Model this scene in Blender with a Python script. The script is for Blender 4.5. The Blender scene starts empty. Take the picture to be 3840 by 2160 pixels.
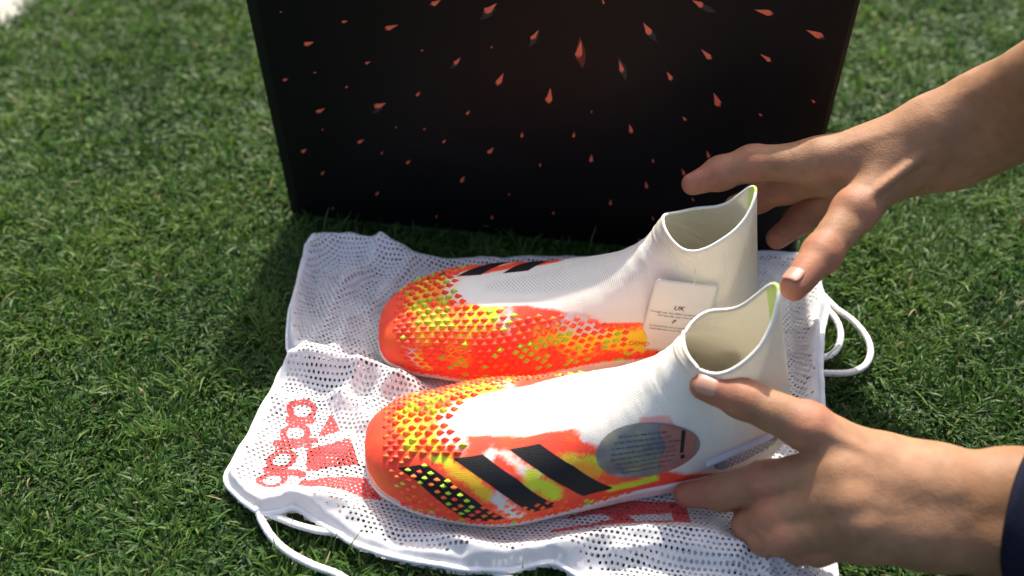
import bpy, math, random
import numpy as np
from mathutils import Vector, Matrix
from mathutils.bvhtree import BVHTree

rng = np.random.default_rng(7)
random.seed(7)
sc = bpy.context.scene
COL = sc.collection

# ------------------------------------------------------------------ camera, light, exposure
cam_d = bpy.data.cameras.new('camera')
cam = bpy.data.objects.new('camera', cam_d); COL.objects.link(cam); sc.camera = cam
PITCH, ROLL = math.radians(42.65), math.radians(-0.74)
fw = Vector((0, math.cos(PITCH), -math.sin(PITCH))); r0 = Vector((1, 0, 0)); u0 = r0.cross(fw)
cr = r0*math.cos(ROLL) + u0*math.sin(ROLL); cu = -r0*math.sin(ROLL) + u0*math.cos(ROLL)
M = Matrix((cr, cu, -fw)).transposed().to_4x4(); M.translation = (0, 0, 0.565)
cam.matrix_world = M
cam_d.sensor_width = 36; cam_d.lens = 32.84
cam_d.clip_start = 0.02; cam_d.clip_end = 500
cam_d.dof.use_dof = True; cam_d.dof.focus_distance = 0.68; cam_d.dof.aperture_fstop = 3.6

SUN_EL, SUN_AZ = math.radians(50.5), math.radians(9)      # azimuth measured from +Y towards +X
world = bpy.data.worlds.new('World'); sc.world = world; world.use_nodes = True
nt = world.node_tree; bg = nt.nodes['Background']
sky = nt.nodes.new('ShaderNodeTexSky'); sky.sky_type = 'NISHITA'; sky.sun_disc = False
sky.dust_density = 5.0; sky.air_density = 0.7; sky.ozone_density = 0.6
sky.sun_elevation = SUN_EL; sky.sun_rotation = SUN_AZ
nt.links.new(sky.outputs[0], bg.inputs[0]); bg.inputs[1].default_value = 0.14
sun_d = bpy.data.lights.new('sun', 'SUN'); sun_d.energy = 4.0; sun_d.angle = math.radians(0.55); sun_d.color = (1.0, 0.93, 0.82)
sun = bpy.data.objects.new('sun', sun_d); COL.objects.link(sun); sun.location = (0.3, 2, 3)
sdir = Vector((math.sin(SUN_AZ)*math.cos(SUN_EL), math.cos(SUN_AZ)*math.cos(SUN_EL), math.sin(SUN_EL)))
sun.rotation_euler = sdir.to_track_quat('Z', 'Y').to_euler()
vs = sc.view_settings
vs.view_transform = 'Standard'; vs.look = 'None'; vs.gamma = 1.0; vs.use_curve_mapping = False; vs.exposure = 0.85

# ------------------------------------------------------------------ helpers
def tag(o, label=None, cat=None, group=None, kind=None):
    if label: o['label'] = label
    if cat: o['category'] = cat
    if group: o['group'] = group
    if kind: o['kind'] = kind
    return o

def empty(name, loc=(0, 0, 0)):
    o = bpy.data.objects.new(name, None); o.empty_display_size = 0.02
    COL.objects.link(o); o.location = loc
    return o

def mesh_data(name, V, faces, mat=None, smooth=True, colors=None, floats=None, mat_idx=None, uv=None):
    """V (n,3); faces = list of int arrays (m,k)"""
    me = bpy.data.meshes.new(name)
    V = np.ascontiguousarray(V, np.float32)
    faces = [np.asarray(f, np.int32) for f in faces if len(f)]
    nl = sum(f.size for f in faces); nf = sum(len(f) for f in faces)
    me.vertices.add(len(V)); me.vertices.foreach_set('co', V.ravel())
    me.loops.add(nl); me.polygons.add(nf)
    me.loops.foreach_set('vertex_index', np.concatenate([f.ravel() for f in faces]))
    tot = np.concatenate([np.full(len(f), f.shape[1], np.int32) for f in faces])
    st = np.concatenate([[0], np.cumsum(tot)[:-1]]).astype(np.int32)
    me.polygons.foreach_set('loop_start', st)
    me.polygons.foreach_set('loop_total', tot)
    if mat_idx is not None: me.polygons.foreach_set('material_index', np.asarray(mat_idx, np.int32))
    me.update(calc_edges=True); me.validate()
    me.polygons.foreach_set('use_smooth', np.full(len(me.polygons), smooth))
    if colors is not None:
        a = me.color_attributes.new('paint', 'FLOAT_COLOR', 'POINT')
        c = np.ones((len(V), 4), np.float32); c[:, :3] = colors
        a.data.foreach_set('color', c.ravel())
    for k, v in (floats or {}).items():
        a = me.attributes.new(k, 'FLOAT', 'POINT'); a.data.foreach_set('value', np.ascontiguousarray(v, np.float32))
    if uv is not None:
        a = me.attributes.new('pv', 'FLOAT_VECTOR', 'POINT')
        u3 = np.zeros((len(V), 3), np.float32); u3[:, :2] = uv
        a.data.foreach_set('vector', u3.ravel())
    for m in (mat if isinstance(mat, (list, tuple)) else [mat]):
        if m: me.materials.append(m)
    return me

def add(name, me, parent=None):
    o = bpy.data.objects.new(name, me); COL.objects.link(o)
    if parent is not None:
        o.parent = parent
        o.matrix_parent_inverse = Matrix.Translation(-parent.location) if parent.parent is None and parent.type == 'EMPTY' else Matrix()
    return o

def mk(name, V, faces, mat, parent=None, **kw):
    return add(name, mesh_data(name, V, faces, mat, **kw), parent)

def hash3(i, j, k, seed):
    h = (i.astype(np.int64)*374761393 + j.astype(np.int64)*668265263 + k.astype(np.int64)*2147483647 + seed*974711) & 0x7fffffff
    h = ((h ^ (h >> 13))*1274126177) & 0x7fffffff
    h = (h ^ (h >> 16)) & 0xffff
    return h/65535.0

def vnoise(P, seed=0):
    P = np.asarray(P, float)
    if P.shape[-1] == 2: P = np.concatenate([P, np.zeros(P.shape[:-1]+(1,))], -1)
    I = np.floor(P).astype(np.int64); f = P - I; f = f*f*(3-2*f)
    out = 0
    for a in (0, 1):
        for b in (0, 1):
            for c in (0, 1):
                w = (f[..., 0] if a else 1-f[..., 0])*(f[..., 1] if b else 1-f[..., 1])*(f[..., 2] if c else 1-f[..., 2])
                out = out + w*hash3(I[..., 0]+a, I[..., 1]+b, I[..., 2]+c, seed)
    return out*2-1

def fbm(P, seed=0, oct=4):
    P = np.asarray(P, float)
    s = 0; a = 1; tot = 0
    for o in range(oct):
        s = s + a*vnoise(P*2**o, seed+o*17); tot += a; a *= 0.5
    return s/tot

def sstep(a, b, x):
    t = np.clip((x-a)/(b-a), 0, 1); return t*t*(3-2*t)

def seg_dist(P, A, B):
    A = np.asarray(A, float); B = np.asarray(B, float); d = B-A
    h = np.clip(((P-A)@d)/max(d@d, 1e-12), 0, 1)
    return np.linalg.norm(P-A-h[..., None]*d, axis=-1)

def poly_line_dist(P, pts):
    return np.min([seg_dist(P, a, b) for a, b in zip(pts[:-1], pts[1:])], axis=0)

def poly_sdf(P, poly):
    """signed distance to a closed polygon, positive inside; P (...,2)"""
    poly = [np.asarray(p, float) for p in poly]
    d = np.min([seg_dist(P, a, b) for a, b in zip(poly, poly[1:]+poly[:1])], axis=0)
    ins = np.zeros(P.shape[:-1], bool)
    for a, b in zip(poly, poly[1:]+poly[:1]):
        c = ((a[1] > P[..., 1]) != (b[1] > P[..., 1]))
        with np.errstate(divide='ignore', invalid='ignore'):
            xs = (b[0]-a[0])*(P[..., 1]-a[1])/(b[1]-a[1]+1e-15)+a[0]
        ins ^= c & (P[..., 0] < xs)
    return np.where(ins, d, -d)

def smooth_line(pts, n):
    """Catmull-Rom through points, resampled to n"""
    p = np.asarray(pts, float); p = np.vstack([2*p[0]-p[1], p, 2*p[-1]-p[-2]])
    out = []
    for s in np.linspace(0, len(pts)-1-1e-9, n):
        i = int(s); f = s-i; a, b, c, d = p[i:i+4]
        out.append(0.5*((2*b)+(-a+c)*f+(2*a-5*b+4*c-d)*f*f+(-a+3*b-3*c+d)*f**3))
    return np.array(out)

def tube(path, rad, nseg=10, closed=False):
    """swept tube with caps; path (n,3); rad scalar or (n,)"""
    P = np.asarray(path, float); n = len(P)
    rad = np.broadcast_to(np.asarray(rad, float), (n,))
    T = np.roll(P, -1, 0)-np.roll(P, 1, 0) if closed else np.gradient(P, axis=0)
    T /= np.linalg.norm(T, axis=1, keepdims=True)+1e-12
    up = np.array([0, 0, 1.0]); V = []
    N = np.cross(T, up); bad = np.linalg.norm(N, axis=1) < 1e-3; N[bad] = np.cross(T[bad], [1.0, 0, 0])
    N /= np.linalg.norm(N, axis=1, keepdims=True); B = np.cross(T, N)
    a = np.arange(nseg)/nseg*2*np.pi
    V = (P[:, None]+rad[:, None, None]*(np.cos(a)[None, :, None]*N[:, None]+np.sin(a)[None, :, None]*B[:, None])).reshape(-1, 3)
    m = n if closed else n-1
    i, j = np.meshgrid(np.arange(m), np.arange(nseg), indexing='ij')
    i2 = (i+1) % n; j2 = (j+1) % nseg
    F = np.stack([i*nseg+j, i*nseg+j2, i2*nseg+j2, i2*nseg+j], -1).reshape(-1, 4)
    fs = [F]
    if not closed:
        V = np.vstack([V, P[:1], P[-1:]]); c0, c1 = n*nseg, n*nseg+1
        k = np.arange(nseg); k2 = (k+1) % nseg
        fs.append(np.stack([np.full(nseg, c0), k2, k], -1)); fs.append(np.stack([np.full(nseg, c1), (n-1)*nseg+k, (n-1)*nseg+k2], -1))
    return V, fs

def grid_faces(n, m, wrap=False):
    i, j = np.meshgrid(np.arange(n-1), np.arange(m if wrap else m-1), indexing='ij')
    j2 = (j+1) % m
    return np.stack([i*m+j, (i+1)*m+j, (i+1)*m+j2, i*m+j2], -1).reshape(-1, 4)

# ------------------------------------------------------------------ materials
def new_mat(name):
    m = bpy.data.materials.new(name); m.use_nodes = True
    return m, m.node_tree, m.node_tree.nodes['Principled BSDF']

def N(nt, kind, **kw):
    n = nt.nodes.new(kind)
    for k, v in kw.items():
        if k in n.inputs: n.inputs[k].default_value = v
        else: setattr(n, k, v)
    return n

def simple_mat(name, col, rough=0.5, spec=0.5, noise=0.0, nscale=60, bump=0.0, bscale=300, sheen=0.0):
    m, nt, b = new_mat(name)
    b.inputs['Base Color'].default_value = (*col, 1); b.inputs['Roughness'].default_value = rough
    b.inputs['Specular IOR Level'].default_value = spec
    if sheen: b.inputs['Sheen Weight'].default_value = sheen
    tc = N(nt, 'ShaderNodeTexCoord')
    if noise:
        t = N(nt, 'ShaderNodeTexNoise', Scale=nscale, Detail=4.0); nt.links.new(tc.outputs['Object'], t.inputs['Vector'])
        mx = N(nt, 'ShaderNodeMix', data_type='RGBA')
        mx.inputs[6].default_value = (*[c*(1-noise) for c in col], 1); mx.inputs[7].default_value = (*[min(1, c*(1+noise)) for c in col], 1)
        nt.links.new(t.outputs['Fac'], mx.inputs[0]); nt.links.new(mx.outputs[2], b.inputs['Base Color'])
    if bump:
        t2 = N(nt, 'ShaderNodeTexNoise', Scale=bscale, Detail=3.0); nt.links.new(tc.outputs['Object'], t2.inputs['Vector'])
        bp = N(nt, 'ShaderNodeBump', Strength=bump, Distance=0.001)
        nt.links.new(t2.outputs['Fac'], bp.inputs['Height']); nt.links.new(bp.outputs[0], b.inputs['Normal'])
    return m

def grass_mat():
    m, nt, b = new_mat('grass_blade')
    a = N(nt, 'ShaderNodeAttribute', attribute_name='paint')
    b.inputs['Roughness'].default_value = 0.5; b.inputs['Specular IOR Level'].default_value = 0.3
    nt.links.new(a.outputs['Color'], b.inputs['Base Color'])
    tr = N(nt, 'ShaderNodeBsdfTranslucent')
    hs = N(nt, 'ShaderNodeHueSaturation', Value=1.5, Saturation=1.05)
    nt.links.new(a.outputs['Color'], hs.inputs['Color']); nt.links.new(hs.outputs[0], tr.inputs['Color'])
    mx = N(nt, 'ShaderNodeMixShader'); mx.inputs[0].default_value = 0.35
    nt.links.new(b.outputs[0], mx.inputs[1]); nt.links.new(tr.outputs[0], mx.inputs[2])
    nt.links.new(mx.outputs[0], nt.nodes['Material Output'].inputs[0])
    return m

def ground_mat():
    m, nt, b = new_mat('turf_soil')
    tc = N(nt, 'ShaderNodeTexCoord')
    t = N(nt, 'ShaderNodeTexNoise', Scale=90.0, Detail=8.0); nt.links.new(tc.outputs['Object'], t.inputs['Vector'])
    r = N(nt, 'ShaderNodeValToRGB')
    r.color_ramp.elements[0].position = 0.35; r.color_ramp.elements[0].color = (0.016, 0.034, 0.009, 1)
    r.color_ramp.elements[1].position = 0.7; r.color_ramp.elements[1].color = (0.045, 0.085, 0.02, 1)
    nt.links.new(t.outputs['Fac'], r.inputs[0]); nt.links.new(r.outputs[0], b.inputs['Base Color'])
    b.inputs['Roughness'].default_value = 0.9
    bp = N(nt, 'ShaderNodeBump', Strength=0.8, Distance=0.01); nt.links.new(t.outputs['Fac'], bp.inputs['Height']); nt.links.new(bp.outputs[0], b.inputs['Normal'])
    return m

def fabric_mat():
    """white mesh fabric with a red print read from the signed-distance attribute"""
    m, nt, b = new_mat('white_mesh_fabric')
    a = N(nt, 'ShaderNodeAttribute', attribute_name='print')
    mr = N(nt, 'ShaderNodeMapRange'); mr.inputs[1].default_value = -0.0003; mr.inputs[2].default_value = 0.0003
    nt.links.new(a.outputs['Fac'], mr.inputs[0])
    tc = N(nt, 'ShaderNodeTexCoord'); n1 = N(nt, 'ShaderNodeTexNoise', Scale=700.0, Detail=3.0); nt.links.new(tc.outputs['Object'], n1.inputs['Vector'])
    wear = N(nt, 'ShaderNodeMapRange'); wear.inputs[1].default_value = 0.12; wear.inputs[2].default_value = 0.26; nt.links.new(n1.outputs['Fac'], wear.inputs[0])
    mu = N(nt, 'ShaderNodeMath', operation='MULTIPLY'); nt.links.new(mr.outputs[0], mu.inputs[0]); nt.links.new(wear.outputs[0], mu.inputs[1])
    mx = N(nt, 'ShaderNodeMix', data_type='RGBA'); mx.inputs[6].default_value = (0.84, 0.835, 0.84, 1); mx.inputs[7].default_value = (0.84, 0.075, 0.075, 1)
    nt.links.new(mu.outputs[0], mx.inputs[0]); nt.links.new(mx.outputs[2], b.inputs['Base Color'])
    b.inputs['Roughness'].default_value = 0.75; b.inputs['Specular IOR Level'].default_value = 0.25; b.inputs['Sheen Weight'].default_value = 0.15
    wv = N(nt, 'ShaderNodeTexNoise', Scale=1600.0, Detail=2.0); nt.links.new(tc.outputs['Object'], wv.inputs['Vector'])
    bp = N(nt, 'ShaderNodeBump', Strength=0.35, Distance=0.0006); nt.links.new(wv.outputs['Fac'], bp.inputs['Height']); nt.links.new(bp.outputs[0], b.inputs['Normal'])
    tr = N(nt, 'ShaderNodeBsdfTranslucent'); nt.links.new(mx.outputs[2], tr.inputs['Color'])
    ms = N(nt, 'ShaderNodeMixShader'); ms.inputs[0].default_value = 0.22
    nt.links.new(b.outputs[0], ms.inputs[1]); nt.links.new(tr.outputs[0], ms.inputs[2]); nt.links.new(ms.outputs[0], nt.nodes['Material Output'].inputs[0])
    return m

def upper_mat():
    """boot upper: painted colours from the attribute, three black stripes from a signed distance, knit perforations"""
    m, nt, b = new_mat('boot_upper')
    col = N(nt, 'ShaderNodeAttribute', attribute_name='paint')
    st = N(nt, 'ShaderNodeAttribute', attribute_name='stripe')
    kn = N(nt, 'ShaderNodeAttribute', attribute_name='knit')
    pv = N(nt, 'ShaderNodeAttribute', attribute_name='pv')
    mp = N(nt, 'ShaderNodeMapping'); mp.inputs['Rotation'].default_value = (0, 0, math.radians(45)); mp.inputs['Scale'].default_value = (480, 480, 1)
    nt.links.new(pv.outputs['Vector'], mp.inputs['Vector'])
    vo = N(nt, 'ShaderNodeTexVoronoi', voronoi_dimensions='2D', Scale=1.0, Randomness=0.0); nt.links.new(mp.outputs[0], vo.inputs['Vector'])
    ho = N(nt, 'ShaderNodeMapRange'); ho.inputs[1].default_value = 0.20; ho.inputs[2].default_value = 0.30; ho.inputs[3].default_value = 1; ho.inputs[4].default_value = 0
    nt.links.new(vo.outputs['Distance'], ho.inputs[0])
    hm = N(nt, 'ShaderNodeMath', operation='MULTIPLY'); nt.links.new(ho.outputs[0], hm.inputs[0]); nt.links.new(kn.outputs['Fac'], hm.inputs[1])
    mx = N(nt, 'ShaderNodeMix', data_type='RGBA'); mx.inputs[7].default_value = (0.36, 0.37, 0.34, 1)
    nt.links.new(col.outputs['Color'], mx.inputs[6]); nt.links.new(hm.outputs[0], mx.inputs[0])
    sm = N(nt, 'ShaderNodeMapRange'); sm.inputs[1].default_value = -0.0002; sm.inputs[2].default_value = 0.0002; nt.links.new(st.outputs['Fac'], sm.inputs[0])
    mb = N(nt, 'ShaderNodeMix', data_type='RGBA'); mb.inputs[7].default_value = (0.010, 0.010, 0.012, 1)
    nt.links.new(mx.outputs[2], mb.inputs[6]); nt.links.new(sm.outputs[0], mb.inputs[0]); nt.links.new(mb.outputs[2], b.inputs['Base Color'])
    b.inputs['Roughness'].default_value = 0.6; b.inputs['Specular IOR Level'].default_value = 0.3
    mp2 = N(nt, 'ShaderNodeMapping'); mp2.inputs['Scale'].default_value = (850, 850, 1); nt.links.new(pv.outputs['Vector'], mp2.inputs['Vector'])
    v2 = N(nt, 'ShaderNodeTexVoronoi', voronoi_dimensions='2D', Scale=1.0, Randomness=0.35); nt.links.new(mp2.outputs[0], v2.inputs['Vector'])
    hs = N(nt, 'ShaderNodeMath', operation='MULTIPLY_ADD'); hs.inputs[1].default_value = -2.0; nt.links.new(hm.outputs[0], hs.inputs[0]); nt.links.new(v2.outputs['Distance'], hs.inputs[2])
    sx = N(nt, 'ShaderNodeSeparateXYZ'); nt.links.new(pv.outputs['Vector'], sx.inputs[0])
    wm = N(nt, 'ShaderNodeMath', operation='MULTIPLY'); wm.inputs[1].default_value = 2700.0; nt.links.new(sx.outputs['Y'], wm.inputs[0])
    wsn = N(nt, 'ShaderNodeMath', operation='SINE'); nt.links.new(wm.outputs[0], wsn.inputs[0])
    rb = N(nt, 'ShaderNodeAttribute', attribute_name='rib'); wr_ = N(nt, 'ShaderNodeMath', operation='MULTIPLY'); nt.links.new(wsn.outputs[0], wr_.inputs[0]); nt.links.new(rb.outputs['Fac'], wr_.inputs[1])
    hs2 = N(nt, 'ShaderNodeMath', operation='MULTIPLY_ADD'); hs2.inputs[1].default_value = 0.5; nt.links.new(wr_.outputs[0], hs2.inputs[0]); nt.links.new(hs.outputs[0], hs2.inputs[2])
    bp = N(nt, 'ShaderNodeBump', Strength=0.42, Distance=0.0006); nt.links.new(hs2.outputs[0], bp.inputs['Height']); nt.links.new(bp.outputs[0], b.inputs['Normal'])
    tr = N(nt, 'ShaderNodeBsdfTranslucent'); nt.links.new(mb.outputs[2], tr.inputs['Color'])
    tw = N(nt, 'ShaderNodeAttribute', attribute_name='thin'); ms = N(nt, 'ShaderNodeMixShader'); nt.links.new(tw.outputs['Fac'], ms.inputs[0])
    nt.links.new(b.outputs[0], ms.inputs[1]); nt.links.new(tr.outputs[0], ms.inputs[2]); nt.links.new(ms.outputs[0], nt.nodes['Material Output'].inputs[0])
    return m

def knit_mat(name, col, trans):
    m = simple_mat(name, col, 0.85, 0.2, 0.04, 300, 0.35, 1500); nt = m.node_tree; b = nt.nodes['Principled BSDF']
    tr = N(nt, 'ShaderNodeBsdfTranslucent'); tr.inputs['Color'].default_value = (*col, 1)
    ms = N(nt, 'ShaderNodeMixShader'); ms.inputs[0].default_value = trans
    nt.links.new(b.outputs[0], ms.inputs[1]); nt.links.new(tr.outputs[0], ms.inputs[2]); nt.links.new(ms.outputs[0], nt.nodes['Material Output'].inputs[0])
    return m

def skin_mat():
    m, nt, b = new_mat('skin')
    a = N(nt, 'ShaderNodeAttribute', attribute_name='paint'); tc = N(nt, 'ShaderNodeTexCoord')
    n1 = N(nt, 'ShaderNodeTexNoise', Scale=55.0, Detail=6.0); nt.links.new(tc.outputs['Object'], n1.inputs['Vector'])
    mr = N(nt, 'ShaderNodeMapRange'); mr.inputs[3].default_value = 0.74; mr.inputs[4].default_value = 1.24; nt.links.new(n1.outputs['Fac'], mr.inputs[0])
    hs = N(nt, 'ShaderNodeHueSaturation'); nt.links.new(a.outputs['Color'], hs.inputs['Color']); nt.links.new(mr.outputs[0], hs.inputs['Value'])
    nt.links.new(hs.outputs[0], b.inputs['Base Color'])
    b.inputs['Roughness'].default_value = 0.58; b.inputs['Specular IOR Level'].default_value = 0.28
    b.inputs['Subsurface Weight'].default_value = 0.15; b.inputs['Subsurface Radius'].default_value = (1.0, 0.35, 0.18); b.inputs['Subsurface Scale'].default_value = 0.004
    v = N(nt, 'ShaderNodeTexVoronoi', Scale=900.0); nt.links.new(tc.outputs['Object'], v.inputs['Vector'])
    n2 = N(nt, 'ShaderNodeTexNoise', Scale=260.0, Detail=5.0); nt.links.new(tc.outputs['Object'], n2.inputs['Vector'])
    ad = N(nt, 'ShaderNodeMath', operation='MULTIPLY_ADD'); ad.inputs[1].default_value = 2.0; nt.links.new(n2.outputs['Fac'], ad.inputs[0]); nt.links.new(v.outputs['Distance'], ad.inputs[2])
    bp = N(nt, 'ShaderNodeBump', Strength=0.2, Distance=0.0008); nt.links.new(ad.outputs[0], bp.inputs['Height']); nt.links.new(bp.outputs[0], b.inputs['Normal'])
    return m

def print_box_mat():
    """black coated card with a faint printed ember glow high in the middle"""
    m, nt, b = new_mat('black_printed_card')
    tc = N(nt, 'ShaderNodeTexCoord')
    mp = N(nt, 'ShaderNodeMapping'); mp.inputs['Location'].default_value = (-0.29, 0, -0.24); mp.inputs['Scale'].default_value = (1, 0, 1)
    nt.links.new(tc.outputs['Object'], mp.inputs['Vector'])
    ln = N(nt, 'ShaderNodeVectorMath', operation='LENGTH'); nt.links.new(mp.outputs[0], ln.inputs[0])
    n1 = N(nt, 'ShaderNodeTexNoise', Scale=12.0, Detail=3.0); nt.links.new(tc.outputs['Object'], n1.inputs['Vector'])
    ad = N(nt, 'ShaderNodeMath', operation='MULTIPLY_ADD'); ad.inputs[1].default_value = 0.12; nt.links.new(n1.outputs['Fac'], ad.inputs[0]); nt.links.new(ln.outputs['Value'], ad.inputs[2])
    r = N(nt, 'ShaderNodeValToRGB'); e = r.color_ramp.elements
    e[0].position = 0.06; e[0].color = (0.014, 0.0075, 0.0055, 1); e[1].position = 0.30; e[1].color = (0.0045, 0.0045, 0.0045, 1)
    x = e.new(0.17); x.color = (0.008, 0.0062, 0.006, 1)
    nt.links.new(ad.outputs[0], r.inputs[0]); nt.links.new(r.outputs[0], b.inputs['Base Color'])
    b.inputs['Roughness'].default_value = 0.5; b.inputs['Specular IOR Level'].default_value = 0.14
    return m

MAT = dict(
    grass=grass_mat(), ground=ground_mat(), fabric=fabric_mat(), upper=upper_mat(), skin=skin_mat(), card=print_box_mat(),
    hem=simple_mat('white_hem_tape', (0.80, 0.80, 0.81), 0.8, 0.2, 0.06, 200, 0.5, 900),
    cord=simple_mat('white_braided_cord', (0.80, 0.80, 0.78), 0.75, 0.25, 0.08, 400, 0.6, 1200),
    black=simple_mat('black_card', (0.006, 0.006, 0.007), 0.4, 0.3, 0.3, 40, 0.1, 400),
    spark=simple_mat('red_spark_ink', (0.96, 0.17, 0.09), 0.5, 0.3, 0.25, 200),
    shard=simple_mat('grey_shard_ink', (0.030, 0.028, 0.027), 0.5, 0.3, 0.5, 70),
    ember=simple_mat('dark_red_shard_ink', (0.14, 0.018, 0.012), 0.5, 0.3, 0.4, 70),
    lining=knit_mat('cream_knit_lining', (0.80, 0.78, 0.66), 0.45),
    lime_knit=knit_mat('lime_knit', (0.64, 0.80, 0.30), 0.3),
    rim=simple_mat('white_knit_edge', (0.83, 0.82, 0.74), 0.8, 0.2, 0.03, 300, 0.3, 1500),
    sole=simple_mat('pale_translucent_sole', (0.80, 0.66, 0.60), 0.35, 0.5, 0.18, 60),
    stud=simple_mat('cream_stud', (0.62, 0.50, 0.36), 0.4, 0.5, 0.1, 100),
    s_red=simple_mat('orange_red_rubber', (0.95, 0.085, 0.035), 0.5, 0.35, 0.08, 300),
    s_lime=simple_mat('lime_rubber', (0.42, 0.62, 0.035), 0.5, 0.35, 0.1, 300),
    s_orange=simple_mat('orange_rubber', (0.95, 0.17, 0.025), 0.5, 0.35, 0.08, 300),
    paper=simple_mat('white_tag_paper', (0.70, 0.69, 0.62), 0.6, 0.3, 0.02, 50),
    ink=simple_mat('black_ink', (0.02, 0.02, 0.02), 0.7, 0.2),
    ink_grey=simple_mat('grey_ink', (0.06, 0.06, 0.06), 0.7, 0.2),
    ink_orange=simple_mat('orange_ink', (0.62, 0.045, 0.01), 0.6, 0.3),
    grip=simple_mat('smoky_grey_rubber', (0.24, 0.235, 0.28), 0.35, 0.5, 0.1, 150),
    grip_highlight=simple_mat('grip_highlight_grey', (0.55, 0.55, 0.60), 0.3, 0.5, 0.06, 150),  # paler grey, the grip's edge highlight put into the colour
    dot=simple_mat('white_dot', (0.8, 0.8, 0.8), 0.5, 0.4),
    nail=simple_mat('fingernail', (0.42, 0.215, 0.155), 0.42, 0.5, 0.06, 300),
    navy=simple_mat('navy_sleeve_cloth', (0.005, 0.006, 0.018), 0.85, 0.2, 0.25, 250, 0.6, 800),
)

# ------------------------------------------------------------------ bag outline (needed by the grass too)
BAG_OUT = [(-0.1864, 0.6417), (-0.1772, 0.6577), (-0.1596, 0.6624), (-0.1412, 0.6615), (-0.1188, 0.6565), (-0.0999, 0.6472), (-0.085, 0.6408), (0.0047, 0.6401), (0.1124, 0.6407), (0.2296, 0.6439), (0.2677, 0.6376), (0.2705, 0.6245), (0.2662, 0.5932), (0.2674, 0.5683), (0.2607, 0.5541), (0.2519, 0.5311), (0.2425, 0.4962), (0.2365, 0.4676), (0.2298, 0.4294), (0.2235, 0.3941), (0.2161, 0.3551), (0.2097, 0.3167), (0.2057, 0.2943), (0.0657, 0.2963), (0.0471, 0.319), (0.0346, 0.3264), (0.0244, 0.3312), (0.0112, 0.3279), (-0.0045, 0.3244), (-0.0305, 0.3259), (-0.0648, 0.3337), (-0.0891, 0.34), (-0.1056, 0.3457), (-0.123, 0.3567), (-0.1349, 0.3641), (-0.1513, 0.373), (-0.1632, 0.3702), (-0.1755, 0.3701), (-0.1901, 0.381), (-0.2041, 0.3946), (-0.2073, 0.4015), (-0.2027, 0.4147), (-0.1984, 0.4363), (-0.1942, 0.461), (-0.1903, 0.4809), (-0.1862, 0.5016), (-0.1762, 0.5139), (-0.1829, 0.5232), (-0.1867, 0.5436), (-0.1891, 0.572), (-0.1874, 0.5968), (-0.1883, 0.6175)]
BOX_A = Vector((-0.2151, 0.7235, 0)); BOX_B = Vector((0.2578, 0.6431, 0))
BOX_W = (BOX_B-BOX_A).length; BOX_H = 0.275; BOX_D = 0.14
box_ang = math.atan2(BOX_B.y-BOX_A.y, BOX_B.x-BOX_A.x)

# ------------------------------------------------------------------ ground and grass
g = mk('ground', [(-40, -40, 0), (40, -40, 0), (40, 40, 0), (-40, 40, 0)], [np.array([[0, 1, 2, 3]])], MAT['ground'], smooth=False)
tag(g, kind='structure')

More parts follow.
